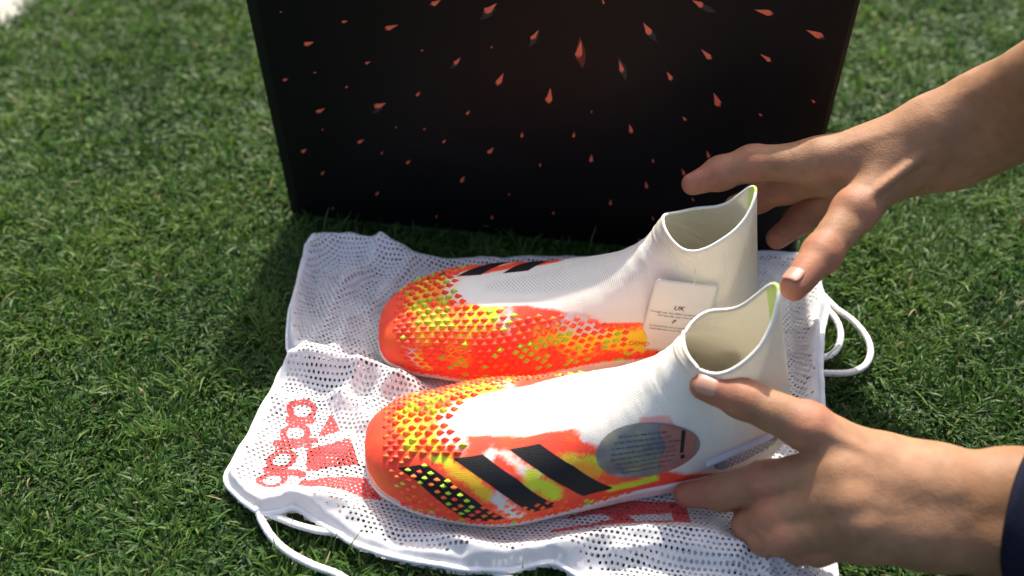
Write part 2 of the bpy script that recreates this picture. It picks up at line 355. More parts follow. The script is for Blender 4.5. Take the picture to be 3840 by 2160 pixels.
def make_grass():
    Ps, seg3 = [], []
    def scatter(x0, x1, y0, y1, dens, keep=None):
        n = int((x1-x0)*(y1-y0)*1e4*dens)
        p = np.stack([rng.uniform(x0, x1, n), rng.uniform(y0, y1, n)], -1)
        # clumps: thin a little where the noise is low
        k = rng.random(n) < 0.78+0.5*fbm(p*np.array([70, 70]), 3, 2)
        return p[k]
    near = scatter(-0.55, 0.55, 0.24, 0.78, 34)
    far1 = np.vstack([scatter(-0.85, 0.85, 0.78, 1.30, 17), scatter(-0.8, -0.55, 0.4, 0.78, 9), scatter(0.55, 0.8, 0.4, 0.78, 9)])
    far2 = scatter(-1.5, 1.5, 1.30, 2.1, 1.3)
    P = np.vstack([near, far1, far2]); zone = np.concatenate([np.zeros(len(near)), np.ones(len(far1)), np.full(len(far2), 2)])
    d_bag = poly_sdf(P, BAG_OUT)
    c, s = math.cos(-box_ang), math.sin(-box_ang)
    q = P-np.array(BOX_A[:2]); bx = q[:, 0]*c-q[:, 1]*s; by = q[:, 0]*s+q[:, 1]*c
    inbox = (bx > -0.004) & (bx < BOX_W+0.004) & (by > -0.003) & (by < BOX_D+0.003)
    keep = ~inbox & ((d_bag < 0.012) | (rng.random(len(P)) < 0.22))
    P, zone, d_bag, bx, by = P[keep], zone[keep], d_bag[keep], bx[keep], by[keep]
    n = len(P)
    cl = fbm(P*38, 11, 3)
    L = rng.gamma(5, 0.0021, n)*(1+0.45*cl)*np.where(zone == 2, 1.35, 1)
    L = np.clip(L, 0.006, 0.034)
    wid = rng.uniform(0.0010, 0.0023, n)*np.choose(zone.astype(int), [1, 1.3, 3.4])
    az = 2*np.pi*fbm(P*22, 5, 2)*0.9+rng.normal(0, 1.15, n)+0.6
    tilt = np.clip(rng.normal(0.62, 0.38, n), 0.02, 1.4); curl = rng.normal(1.15, 0.6, n)
    # blades beneath the bag are pressed flat
    under = d_bag > 0.002
    L = np.where(under, np.minimum(L, 0.012), L); tilt = np.where(under, 1.15, tilt); curl = np.where(under, 0.2, curl)
    # keep blades from leaning into the carton
    frontal = (by < 0) & (by > -0.02) & (bx > -0.01) & (bx < BOX_W+0.01)
    az = np.where(frontal, -math.pi/2+rng.normal(0, 0.5, n), az)
    dirv = np.stack([np.cos(az), np.sin(az)], -1)
    sd = np.stack([-np.sin(az), np.cos(az)], -1)
    tw = rng.normal(0, 0.5, n)
    ns = 4
    rows = []
    pos = np.concatenate([P, np.full((n, 1), -0.001)], -1)
    th = tilt.copy()
    side3 = np.concatenate([sd*np.cos(tw)[:, None], np.sin(tw)[:, None]*0.6], -1)
    prof = [0.8, 1.0, 0.85, 0.22]
    for k in range(ns):
        w = wid*prof[k]*0.5
        rows.append(pos-side3*w[:, None]); rows.append(pos+side3*w[:, None])
        st = L/(ns-1)
        pos = pos+np.concatenate([dirv*(np.sin(th)*st)[:, None], (np.cos(th)*st)[:, None]], -1)
        pos[:, 2] = np.maximum(pos[:, 2], 0.0012)
        th = np.minimum(th+curl/(ns-1), 2.2)
    V = np.stack(rows, 1).reshape(-1, 3)                      # n, 8, 3
    base = (np.arange(n)*8)[:, None]
    F = np.concatenate([base+np.array([[2*k, 2*k+1, 2*k+3, 2*k+2]]) for k in range(ns-1)], 0)
    # colours: dark blue green to mid green with yellowish and straw blades
    u = np.clip(0.5+0.30*cl+0.30*fbm(P*7, 19, 3)+rng.normal(0, 0.23, n), 0, 1)[:, None]
    dark = np.array([0.020, 0.056, 0.013]); mid = np.array([0.046, 0.112, 0.017]); yel = np.array([0.116, 0.188, 0.032])
    colr = np.where(u < 0.5, dark+(mid-dark)*u*2, mid+(yel-mid)*(u*2-1))
    straw = rng.random(n) < 0.012
    colr[straw] = np.array([0.26, 0.22, 0.10])*rng.uniform(0.6, 1.2, (straw.sum(), 1))
    brown = rng.random(n) < 0.012
    colr[brown] = np.array([0.075, 0.050, 0.025])
    # the chalked pitch line in the far corner
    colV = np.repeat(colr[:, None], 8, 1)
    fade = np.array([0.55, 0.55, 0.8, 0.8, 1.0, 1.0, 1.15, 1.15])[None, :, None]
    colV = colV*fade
    painted = (P[:, 0] < -0.648+0.02*(P[:, 1]-1.15)+0.004*rng.normal(0, 1, n)) & (P[:, 0] > -0.76) & (P[:, 1] > 1.130+0.006*rng.normal(0, 1, n))
    colV[painted] = np.array([0.74, 0.73, 0.68])
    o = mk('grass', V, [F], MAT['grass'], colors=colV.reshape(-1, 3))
    tag(o, 'short mown green turf under the boots, bag and black box', 'grass', kind='stuff')
make_grass()

# ------------------------------------------------------------------ the black carton
def make_box():
    root = empty('shoe_box', BOX_A); root.rotation_euler = (0, 0, box_ang)
    tag(root, 'large black cardboard box with red spark print standing behind the boots', 'box')
    def bevel_box(x0, x1, y0, y1, z0, z1, b):
        V = []; 
        for z, i in ((z0, b), (z0+b, 0), (z1-b, 0), (z1, b)):
            for x, y in ((x0+i+b*(1 if i else 0.0), y0+i), (x1-i-b*(1 if i else 0.0), y0+i), (x1-i, y0+i+b), (x1-i, y1-i-b), (x1-i-b, y1-i), (x0+i+b, y1-i), (x0+i, y1-i-b), (x0+i, y0+i+b)):
                V.append((x, y, z))
        V = np.array(V, float)
        F = []
        for k in range(3):
            for j in range(8): F.append((k*8+j, k*8+(j+1) % 8, k*8+8+(j+1) % 8, k*8+8+j))
        return V, [np.array(F), np.array([list(range(7, -1, -1)), list(range(24, 32))])]
    def child(name, V, F, mat, **kw):
        o = mk(name, V, F, mat, **kw); o.parent = root; return o
    V, F = bevel_box(0, BOX_W, 0.0015, BOX_D, 0, BOX_H, 0.0015); child('carton_body', V, F, MAT['black'], smooth=False)
    V, F = bevel_box(0.010, BOX_W-0.004, -0.0015, 0.0012, 0.002, BOX_H-0.002, 0.0006); child('front_panel', V, F, MAT['card'], smooth=False)
    # printed sparks: jagged arrow heads flying out of the middle
    S = [(0.0299, 0.2153, 6), (0.0828, 0.2103, 12), (0.1214, 0.2081, 28), (0.0486, 0.1882, 21), (0.1462, 0.1894, 6), (0.0981, 0.1743, 12), (0.0502, 0.1611, 4), (0.0218, 0.1519, 12), (0.0767, 0.1495, 8), (0.1394, 0.1478, 13), (0.0486, 0.1232, 23), (0.104, 0.1337, 26), (0.1166, 0.1126, 6), (0.1425, 0.113, 8), (0.0482, 0.1038, 7), (0.082, 0.0943, 17), (0.1593, 0.1018, 12), (0.0261, 0.0785, 16), (0.1008, 0.0838, 9), (0.1245, 0.0761, 14), (0.0407, 0.0551, 13), (0.174, 0.0619, 18), (0.0912, 0.0371, 14), (0.0449, 0.0144, 7), (0.1468, 0.016, 9), (0.1821, 0.1332, 13), (0.1748, 0.1815, 20), (0.16, 0.2316, 21), (0.2037, 0.2299, 29), (0.2006, 0.0213, 12), (0.2392, 0.2094, 23), (0.2045, 0.197, 4), (0.2753, 0.1989, 35), (0.3278, 0.2209, 26), (0.3095, 0.1868, 24), (0.2104, 0.1671, 29), (0.2519, 0.1548, 33), (0.3639, 0.2446, 23), (0.4135, 0.2413, 32), (0.4533, 0.2264, 32), (0.3752, 0.2031, 26), (0.4209, 0.2036, 24), (0.3488, 0.1817, 20), (0.3885, 0.1632, 30), (0.2879, 0.1438, 5), (0.3648, 0.1438, 12), (0.3216, 0.1294, 21), (0.2738, 0.1193, 13), (0.2289, 0.115, 13), (0.4247, 0.1531, 9), (0.4632, 0.169, 10), (0.2007, 0.0958, 19), (0.2451, 0.0854, 10), (0.2898, 0.0963, 19), (0.343, 0.0996, 10), (0.3885, 0.1103, 19), (0.3699, 0.0904, 17), (0.217, 0.05, 5), (0.3395, 0.0734, 18), (0.3094, 0.0507, 15), (0.258, 0.0331, 9), (0.3814, 0.0623, 10), (0.3487, 0.0375, 11), (0.3384, 0.0106, 11), (0.292, 0.2417, 12)]
    cu_, cv_ = [(0.2788, 0.2786)][0]
    V, F = [], []
    pr = np.random.default_rng(3)
    for (u, v, ln) in S:
        l = max(ln, 7)*0.00040; d = np.array([cu_-u, cv_-v]); d /= np.linalg.norm(d)
        a = pr.normal(0, 0.13); d = np.array([d[0]*math.cos(a)-d[1]*math.sin(a), d[0]*math.sin(a)+d[1]*math.cos(a)])
        s = np.array([-d[1], d[0]]); w = l*pr.uniform(0.18, 0.25)
        shp = [(0.66, 0), (0.05, 0.62), (-0.20, 1.0), (-0.42, 0.72), (-0.28, 0.45), (-0.52, 0.25), (-0.34, 0.02), (-0.5, -0.3), (-0.25, -0.6), (-0.38, -0.85), (-0.1, -0.95)]
        if ln < 9: shp = [(0.5, 0), (0.0, 0.8), (-0.4, 0.7), (-0.5, -0.1), (-0.3, -0.8), (0.0, -0.9)]
        b0 = len(V)
        for k, (p, q) in enumerate(shp):
            jx = pr.normal(0, 0.05)*l if k else 0
            c = np.array([u, v])+d*(p*l+jx)+s*q*w; V.append((c[0], -0.0018, c[1]))
        child('printed_spark', np.array(V[b0:]), [np.arange(len(shp))[None]], MAT['spark'], smooth=False)
    # the dim shards the sparks fly from
    S2 = [(0.2392, 0.2066, 52), (0.3296, 0.2184, 56), (0.3106, 0.1858, 64), (0.202, 0.2248, 50), (0.1025, 0.1296, 44), (0.3699, 0.2415, 50), (0.1733, 0.1784, 34), (0.4578, 0.2238, 22)]
    V, F = [], []
    for (u, v, ln) in S2:
        l = ln*0.00036; d = np.array([cu_-u, cv_-v]); d /= np.linalg.norm(d); s = np.array([-d[1], d[0]]); b0 = len(V)
        for p, q in ((0.5, 0.02), (0.1, 0.11), (-0.1, 0.13), (-0.5, 0.0), (-0.15, -0.12), (0.1, -0.12)):
            c = np.array([u, v])+d*p*l+s*q*l; V.append((c[0], -0.00165, c[1]))
        child('printed_shard', np.array(V[b0:]), [np.arange(6)[None]], MAT['shard'], smooth=False)
    (u, v), = [(0.2765, 0.1972)]
    l = 78*0.00036; V = []
    d = np.array([cu_-u, cv_-v]); d /= np.linalg.norm(d); s = np.array([-d[1], d[0]])
    for p, q in ((0.5, 0.05), (0.12, 0.13), (-0.12, 0.15), (-0.5, -0.1), (-0.15, -0.16), (0.12, -0.11)):
        c = np.array([u, v])+d*p*l+s*q*l; V.append((c[0], -0.00165, c[1]))
    child('printed_ember', np.array(V), [np.array([[0, 1, 2, 3, 4, 5]])], MAT['ember'], smooth=False)
make_box()

# ------------------------------------------------------------------ boot geometry
# ---- boot geometry: a sock-like loft, rings run from the toe round to the collar rim
def crom(tk, vk, t):
    """monotone-safe smooth interpolation (Catmull-Rom / pchip-like) of vk(tk) at t"""
    tk = np.asarray(tk, float); vk = np.asarray(vk, float)
    h = np.diff(tk); d = np.diff(vk) / h
    m = np.zeros_like(vk)
    m[1:-1] = (d[:-1] * h[1:] + d[1:] * h[:-1]) / (h[1:] + h[:-1])
    m[0] = d[0]; m[-1] = d[-1]
    i = np.clip(np.searchsorted(tk, t, side='right') - 1, 0, len(tk) - 2)
    s = (t - tk[i]) / h[i]
    a = 2*s**3 - 3*s**2 + 1; b = s**3 - 2*s**2 + s; c = -2*s**3 + 3*s**2; e = s**3 - s**2
    return a*vk[i] + b*h[i]*m[i] + c*vk[i+1] + e*h[i]*m[i+1]

#      t     Dx     Dz     Px     Pz    lat   med   kap   pT   pB   yc
SHOE_KEYS = [
    (0.000, 30.2,  2.6, 30.2,  2.0,  0.10, 0.10, 0.45, 0.9, 0.7, -0.9),
    (0.012, 30.05, 3.3, 30.1,  1.5,  1.35, 1.45, 0.42, 0.9, 0.7, -0.85),
    (0.035, 29.5,  4.1, 29.7,  1.0,  2.45, 2.65, 0.38, 0.9, 0.6, -0.75),
    (0.080, 27.8,  5.1, 28.1,  0.55, 3.70, 3.95, 0.36, 0.9, 0.55, -0.5),
    (0.150, 25.0,  5.7, 25.2,  0.3,  4.75, 4.85, 0.35, 0.9, 0.5, -0.15),
    (0.250, 21.2,  6.2, 21.0,  0.2,  5.55, 5.6, 0.34, 0.95, 0.5, 0.0),
    (0.350, 17.4,  6.8, 16.5,  0.4,  5.15, 4.8,  0.34, 0.95, 0.5, 0.0),
    (0.440, 14.4,  7.7, 12.2,  0.7,  4.55, 4.1,  0.35, 0.95, 0.55, 0.0),
    (0.530, 12.2,  8.55,  8.0,  0.6,  4.0, 3.7,  0.36, 0.95, 0.55, 0.0),
    (0.610, 10.7,  9.5,  4.4,  0.35, 3.6, 3.4,  0.38, 0.95, 0.6, 0.0),
    (0.680,  9.8, 10.4,  1.6,  0.6,  3.35, 3.25, 0.42, 0.95, 0.65, 0.0),
    (0.740,  9.3, 11.15, 0.35, 2.0,  3.2,  3.2,  0.45, 0.95, 0.75, 0.0),
    (0.800,  9.0, 11.8, 0.0, 4.4,  3.15, 3.15, 0.47, 0.97, 0.85, 0.0),
    (0.870,  8.8, 12.35, 0.65, 7.6,  3.05,  3.05,  0.49, 1.0, 0.95, 0.0),
    (0.935,  8.65,12.8,  1.3, 11.0, 2.9,  2.9,  0.50, 1.0, 1.0, 0.0),
    (1.000,  8.5, 13.2,  1.9, 14.6, 2.8,  2.8,  0.50, 1.0, 1.0, 0.0),
]
NT, NP = 400, 320

def shoe_grid(front_drop=0.0, dip_lat=1.6, dip_med=1.6, tab=0.9, nt=NT, nph=NP, back_lean=0.0, back_lat=0.0, back_med=0.0):
    """returns (nt, nph, 3) points in metres. Local frame: +x toe, +z up, +y the LATERAL side.
    phi index 0 = dorsal line, going over the lateral side to the sole at nph/2 and back over the medial side."""
    K = np.array(SHOE_KEYS)
    t = np.linspace(0, 1, nt)
    # denser rows at the very toe
    t = t - 0.012*np.sin(np.pi*np.clip(t/0.12,0,1))
    c = [crom(K[:,0], K[:,k], t) for k in range(1, 11)]
    Dx, Dz, Px, Pz, wl, wm, kap, pT, pB, yc = [q[:,None] for q in c]
    f = np.clip((t-0.5)/0.5, 0, 1)[:,None]**2.0
    Dz = Dz - front_drop*f
    Px = Px + back_lean*np.clip((t-0.78)/0.22,0,1)[:,None]**1.5
    ph = np.arange(nph)/nph*2*np.pi
    ph = ph[None,:]
    cs, sn = np.cos(ph), np.sin(ph)
    up = cs > 0
    ax = np.sign(cs)*np.abs(cs)**np.where(up, 1.0+0*pT, np.minimum(1.0, pB+0.15))
    p = np.where(up, pT, pB)
    lat = np.sign(sn)*np.abs(sn)**p
    w = np.where(sn >= 0, wl, wm)
    # position along the D-P axis measured from P: kap + ...
    q = np.where(ax >= 0, kap + ax*(1-kap), kap + ax*kap)
    X = Px + (Dx-Px)*q
    Z = Pz + (Dz-Pz)*q
    Y = lat*w + yc
    # collar: sides dip, heel tab rises
    col = np.clip((t-0.80)/0.20, 0, 1)[:,None]**1.3
    side = np.exp(-((np.minimum(ph, 2*np.pi-ph)-1.15)/0.72)**2)
    Z = Z - col*side*np.where(sn >= 0, dip_lat, dip_med)
    side2 = np.exp(-((np.minimum(ph, 2*np.pi-ph)-2.05)/0.62)**2)
    Z = Z - col*side2*np.where(sn >= 0, back_lat, back_med)
    back = np.clip(-cs, 0, 1)**5
    Z = Z + col*back*tab
    # soft dent where the instep meets the collar
    return np.stack([X, Y, Z], -1)/100.0, t, ph[0]


NEAR = dict(o=(0.196, 0.428, 0.01), ang=3.2288591161895095, flip=1, kw={'front_drop': 1.9, 'dip_lat': 1.0, 'dip_med': 0.5, 'tab': 1.7, 'back_lean': 1.2, 'back_lat': 0.3, 'back_med': 1.5})
FAR = dict(o=(0.195, 0.532, 0.01), ang=3.1119220563058896, flip=-1, kw={'front_drop': 0.3, 'dip_lat': 1.5, 'dip_med': 1.45, 'tab': 1.2, 'back_lean': 0.2, 'back_lat': 1.5, 'back_med': 0.2})

def to_world(P, pl):
    Q = np.array(P, float); Q[..., 1] *= pl['flip']
    c, s = math.cos(pl['ang']), math.sin(pl['ang'])
    return np.stack([Q[..., 0]*c-Q[..., 1]*s+pl['o'][0], Q[..., 0]*s+Q[..., 1]*c+pl['o'][1], Q[..., 2]+pl['o'][2]], -1)

# ------------------------------------------------------------------ the mesh bag
def foot_press(P):
    """how much a boot presses on the cloth at P (0..1)"""
    w = 0
    for pl in (NEAR, FAR):
        c, s = math.cos(pl['ang']), math.sin(pl['ang']); q = P-np.array(pl['o'][:2])
        lx = q[..., 0]*c+q[..., 1]*s; ly = (-q[..., 0]*s+q[..., 1]*c)
        d = seg_dist(np.stack([lx, ly], -1), (0.03, 0), (0.255, 0))
        w = np.maximum(w, 1-sstep(0.040, 0.068, d))
    return w

RIDGES = [
    ([(-0.115, 0.5182), (-0.1365, 0.512), (-0.1583, 0.509)], 0.006, 0.005),
    ([(-0.0867, 0.4838), (-0.1014, 0.4759), (-0.1109, 0.4641)], 0.006, 0.006),
    ([(-0.1199, 0.4905), (-0.1298, 0.4704), (-0.1316, 0.449)], 0.006, 0.0055),
    ([(-0.1149, 0.6384), (-0.131, 0.6067), (-0.1429, 0.5956)], 0.006, 0.006),
    ([(-0.0836, 0.6242), (-0.1043, 0.5985), (-0.1205, 0.5714)], 0.006, 0.007),
    ([(-0.1356, 0.5573), (-0.1404, 0.5297), (-0.14, 0.5143)], 0.005, 0.006),
    ([(-0.0791, 0.3522), (-0.0573, 0.3449), (-0.0358, 0.335)], -0.005, 0.006),
    ([(0.0662, 0.3329), (0.1057, 0.3353), (0.1433, 0.3259)], 0.006, 0.006),
    ([(0.1585, 0.3502), (0.1634, 0.3291), (0.1606, 0.3037)], 0.009, 0.005),
    ([(-0.1863, 0.4713), (-0.1734, 0.4671), (-0.1557, 0.4708)], 0.005, 0.006),
    ([(-0.1746, 0.6439), (-0.1537, 0.6491), (-0.1243, 0.6429), (-0.1001, 0.6326)], 0.015, 0.013),
    ([(-0.1795, 0.6288), (-0.1816, 0.5974), (-0.1822, 0.5629), (-0.1783, 0.5304)], 0.012, 0.0075),
    ([(-0.138, 0.6068), (-0.148, 0.5768), (-0.1552, 0.5436), (-0.1643, 0.5169)], 0.0095, 0.0075),
    ([(-0.1701, 0.6127), (-0.1683, 0.5772), (-0.1622, 0.5578)], -0.004, 0.006),
    ([(-0.1741, 0.5049), (-0.1541, 0.5016), (-0.1284, 0.4969), (-0.103, 0.4923), (-0.0775, 0.4848)], 0.014, 0.010),
    ([(-0.1505, 0.4767), (-0.1326, 0.4805), (-0.1104, 0.474)], -0.004, 0.007),
    ([(-0.1374, 0.4705), (-0.1178, 0.4583), (-0.1055, 0.441)], 0.007, 0.008),
    ([(-0.1879, 0.4556), (-0.1947, 0.4295), (-0.1988, 0.4029), (-0.1888, 0.3858), (-0.1691, 0.3767)], 0.006, 0.011),
    ([(-0.1526, 0.3764), (-0.1223, 0.376), (-0.0911, 0.3665), (-0.0577, 0.3519), (-0.0253, 0.3363), (0.0009, 0.3339), (0.0273, 0.3394), (0.0593, 0.345), (0.0939, 0.3457), (0.1228, 0.344), (0.1474, 0.3338)], 0.0095, 0.0090),
    ([(0.0474, 0.325), (0.0917, 0.3273), (0.1298, 0.3224), (0.1541, 0.3152)], -0.004, 0.010),
    ([(0.1731, 0.3319), (0.1764, 0.3174), (0.1738, 0.3007)], 0.010, 0.006),
    ([(0.1917, 0.3331), (0.1911, 0.3146), (0.1882, 0.2978)], 0.008, 0.006),
    ([(0.2605, 0.6043), (0.2499, 0.5502), (0.2364, 0.5055), (0.2262, 0.4565)], 0.010, 0.009),
    ([(0.2404, 0.5995), (0.2289, 0.5276), (0.2161, 0.4725)], -0.003, 0.006),
    ([(-0.0732, 0.6267), (-0.0131, 0.6271), (0.0752, 0.6264)], 0.005, 0.007),
]

PRINT_FLAT = [(-0.1689, 0.4747), (-0.1344, 0.4682), (-0.0933, 0.3874), (-0.1095, 0.3824), (-0.1659, 0.3879), (-0.1838, 0.3939), (-0.1839, 0.4164), (-0.1774, 0.4533)]
def bag_z(P, layer=0):
    z = np.full(P.shape[:-1], 0.0155)
    flat = 1-0.85*sstep(-0.006, 0.014, poly_sdf(P, PRINT_FLAT))      # the printed part lies smooth
    for pts, h, s in RIDGES:
        d = poly_line_dist(P, smooth_line(pts, 24))
        z = z+flat*h*1.45*np.exp(-(d/(s*1.15))**1.5)
    z = z+0.0034*fbm(P*26, 21, 3)+0.0016*fbm(P*np.array([60, 110]), 31, 3)
    st = P[..., 0]*0.8+P[..., 1]*0.6
    z = z+0.0012*np.sin(st*190+6*fbm(P*16, 41, 2))*sstep(-0.1, 0.5, fbm(P*12, 51, 2))
    w = foot_press(P); z = z*(1-w)+w*(0.0085+0.0006*fbm(P*60, 61, 2))
    return z

LETTER_R, LETTER_r = 0.0114, 0.0064
def bag_print(P):
    """signed distance to the red print (positive inside): three bars, the word beside them, and other panels"""
    d = np.full(P.shape[:-1], -1.0)
    def U(x): nonlocal d; d = np.maximum(d, x)
    for poly in ([(-0.1386, 0.4581), (-0.1291, 0.4404), (-0.1458, 0.435)],
                 [(-0.1514, 0.4238), (-0.1464, 0.4255), (-0.1207, 0.4343), (-0.1127, 0.4128), (-0.1491, 0.4033)],
                 [(-0.1513, 0.3958), (-0.1285, 0.3999), (-0.1073, 0.403), (-0.0931, 0.3851), (-0.1047, 0.3836), (-0.1297, 0.3877), (-0.153, 0.3901)],
                 [(0.0577, 0.639), (0.1144, 0.6434), (0.1133, 0.633), (0.0653, 0.634)]):
        U(poly_sdf(P, poly))
    def ring(c, R=LETTER_R, r=LETTER_r, sy=0.84):
        q = np.hypot(P[..., 0]-c[0], (P[..., 1]-c[1])/sy); return np.minimum(R-q, q-r)
    def bar(a, b, w): return w-seg_dist(P, a, b)
    a, d1, d2, a2 = [(-0.1607, 0.4608), (-0.1626, 0.4394), (-0.1684, 0.4148), (-0.1722, 0.3971)]
    U(ring(a)); U(ring(d1)); U(ring(d2)); U(ring(a2, sy=0.62))
    A, B = [(-0.1691, 0.4516), (-0.1523, 0.4513)]; U(bar(A, B, 0.0031))
    A, B = [(-0.1749, 0.4304), (-0.1475, 0.4329)]; U(bar(A, B, 0.0031))
    A, B = [(-0.1734, 0.4249), (-0.1569, 0.4272)]; U(bar(A, B, 0.0022))
    A, B = [(-0.1524, 0.4267), (-0.1501, 0.427)]; U(bar(A, B, 0.0022))
    A, B = [(-0.1783, 0.4062), (-0.1507, 0.4005)]; U(bar(A, B, 0.0028))
    big = poly_sdf(P, [(0.03, 0.3661), (0.0567, 0.3764), (0.0793, 0.3813), (0.1203, 0.3797), (0.1189, 0.3538), (0.0566, 0.3569), (0.0226, 0.3527), (0.0255, 0.3561), (0.0528, 0.3607), (0.0681, 0.3649), (0.0604, 0.3708)])
    hole = poly_sdf(P, [(0.078, 0.3679), (0.1084, 0.3697), (0.1081, 0.3592), (0.0826, 0.3593)])
    U(np.minimum(big, -hole))
    return d

def perforated(cellx, celly, ang, out, zfun, off=(0, 0), solid=0.010, hole=(0.32, 0.32)):
    """a sheet of cloth with real holes: every cell is a ring of eight quads around an oval hole"""
    poly = np.array(out); lo = poly.min(0)-0.02; hi = poly.max(0)+0.02
    ca, sa = math.cos(ang), math.sin(ang); R = np.array([[ca, -sa], [sa, ca]])
    ctr = (lo+hi)/2; ext = np.linalg.norm(hi-lo)/2
    nx, ny = int(2*ext/cellx), int(2*ext/celly)
    I, J = np.meshgrid(np.arange(-nx//2, nx//2), np.arange(-ny//2, ny//2), indexing='ij')
    I = I.ravel(); J = J.ravel()
    cx = (I+0.5*(J % 2))*cellx; cy = J*celly
    Cn = np.stack([cx, cy], -1)@R.T+ctr+np.array(off)
    ok = (Cn > lo).all(1) & (Cn < hi).all(1)
    Cn, I, J = Cn[ok], I[ok], J[ok]
    sd = poly_sdf(Cn, out); ok = sd > -0.0005
    Cn, I, J, sd = Cn[ok], I[ok], J[ok], sd[ok]
    hx, hy = cellx/2, celly/2
    outer = np.array([(-hx, -hy), (0, -hy), (hx, -hy), (hx, 0), (hx, hy), (0, hy), (-hx, hy), (-hx, 0)])
    an = np.arctan2(outer[:, 1]/hy, outer[:, 0]/hx)
    inner = np.stack([np.cos(an)*hole[0]*cellx, np.sin(an)*hole[1]*celly], -1)
    n = len(Cn)
    jit = rng.uniform(0.85, 1.1, n)*(0.97+0.22*vnoise(Cn*90, 71))
    VO = Cn[:, None]+(outer@R.T)[None]; VI = Cn[:, None]+(inner@R.T)[None]*jit[:, None, None]
    # weld outer vertices on the lattice
    key = np.stack([2*I[:, None]+(J % 2)[:, None]+np.array([-1, 0, 1, 1, 1, 0, -1, -1])[None], 2*J[:, None]+np.array([-1, -1, -1, 0, 1, 1, 1, 0])[None]], -1).reshape(-1, 2)
    uq, first, inv = np.unique(key, axis=0, return_index=True, return_inverse=True)
    inv = inv.reshape(-1)
    VOu = VO.reshape(-1, 2)[first]
    # pull vertices that stick out back on to the outline
    s2 = poly_sdf(VOu, out); bad = s2 < 0
    if bad.any():
        A = poly; B = np.roll(poly, -1, 0); Q = VOu[bad]
        h = np.clip(((Q[:, None]-A[None])*(B-A)[None]).sum(-1)/((B-A)**2).sum(-1)[None], 0, 1)
        Pn = A[None]+h[..., None]*(B-A)[None]; k = np.linalg.norm(Pn-Q[:, None], axis=-1).argmin(1)
        VOu[bad] = Pn[np.arange(len(Q)), k]
    no = len(VOu)
    V2 = np.vstack([VOu, VI.reshape(-1, 2)])
    io = inv.reshape(n, 8); ii = no+np.arange(n*8).reshape(n, 8)
    k = np.arange(8); k2 = (k+1) % 8
    F = np.stack([io[:, k], io[:, k2], ii[:, k2], ii[:, k]], -1).reshape(-1, 4)
    shut = sd < solid*(0.7+0.6*rng.random(n))
    cap = ii[shut]
    z = zfun(V2)
    edge = sstep(0, 0.006, poly_sdf(V2, out))
    z = 0.006+(z-0.006)*(0.55+0.45*edge)
    return np.concatenate([V2, z[:, None]], -1), [F, cap], V2

def make_bag():
    o0 = np.array(BAG_OUT).mean(0)
    root = empty('drawstring_bag', (o0[0], o0[1], 0.0))
    tag(root, 'white perforated mesh drawstring bag with red print spread under the boots', 'bag')
    V, F, P2 = perforated(0.0038, 0.0031, math.radians(-10), BAG_OUT, bag_z)
    pr = bag_print(P2)
    mk('front_panel', V, F, MAT['fabric'], root, floats={'print': pr})
    V, F, P2 = perforated(0.0038, 0.0031, math.radians(-7), BAG_OUT, lambda P: np.maximum(0.004, bag_z(P)-0.0075-0.0045*sstep(-0.3, 0.5, fbm(P*40, 77, 2))), off=(0.0011, 0.0007))
    V[:, 2] -= 0.0015
    mk('back_panel', V, F, MAT['fabric'], root, floats={'print': np.full(len(V), -1.0)})
    # hem: a rolled edge all round, thicker where the cord runs
    L = np.array(BAG_OUT); dense = []
    for a, b in zip(L, np.roll(L, -1, 0)):
        m = max(2, int(np.linalg.norm(b-a)/0.003)); dense += [a+(b-a)*k/m for k in range(m)]
    D = np.array(dense)
    for _ in range(2): D = (np.roll(D, 1, 0)+2*D+np.roll(D, -1, 0))/4
    c = D.mean(0)
    z = 0.006+(bag_z(D)-0.006)*0.56
    rad = 0.0011+0.0010*sstep(0.0, 0.02, 0.44-D[:, 1])*sstep(0.0, 0.05, 0.15-D[:, 0])+0.0014*sstep(0.20, 0.24, D[:, 0])*(D[:, 1] > 0.42)
    rad = rad*(1+0.18*fbm(D*120, 81, 2))
    V, F = tube(np.concatenate([D, z[:, None]], -1), rad, 8, closed=True)
    mk('hem', V, F, MAT['hem'], root)
    cords = [([(-0.1784, 0.3738), (-0.1665, 0.3691), (-0.1517, 0.3632), (-0.1347, 0.3588), (-0.1209, 0.3571), (-0.1056, 0.3537)], 0.0026),
             ([(-0.1786, 0.3758), (-0.1746, 0.3664), (-0.1643, 0.3521), (-0.1512, 0.3413), (-0.1338, 0.3321), (-0.1171, 0.3249), (-0.1013, 0.313)], 0.0027),
             ([(-0.0296, 0.3321), (-0.015, 0.326), (0.0032, 0.3157)], 0.0027),
             ([(0.2661, 0.5814), (0.2748, 0.5665), (0.2843, 0.552), (0.2902, 0.5343), (0.2895, 0.5186), (0.2818, 0.5052), (0.2693, 0.4977), (0.256, 0.4954), (0.2403, 0.4953)], 0.0027),
             ([(0.264, 0.5701), (0.2699, 0.5565), (0.2706, 0.5392), (0.2648, 0.5248), (0.2559, 0.5157), (0.2422, 0.5093)], 0.0027)]
    for pts, r in cords:
        p = smooth_line(pts, 60)
        zz = 0.0125+0.0015*np.sin(np.linspace(0, 7, 60))
        zz[:8] = np.linspace(0.016, zz[8], 8)
        twist = 1+0.05*np.sin(np.arange(60)*2.4)
        V, F = tube(np.concatenate([p, zz[:, None]], -1), r*twist, 10)
        mk('drawstring', V, F, MAT['cord'], root)
make_bag()

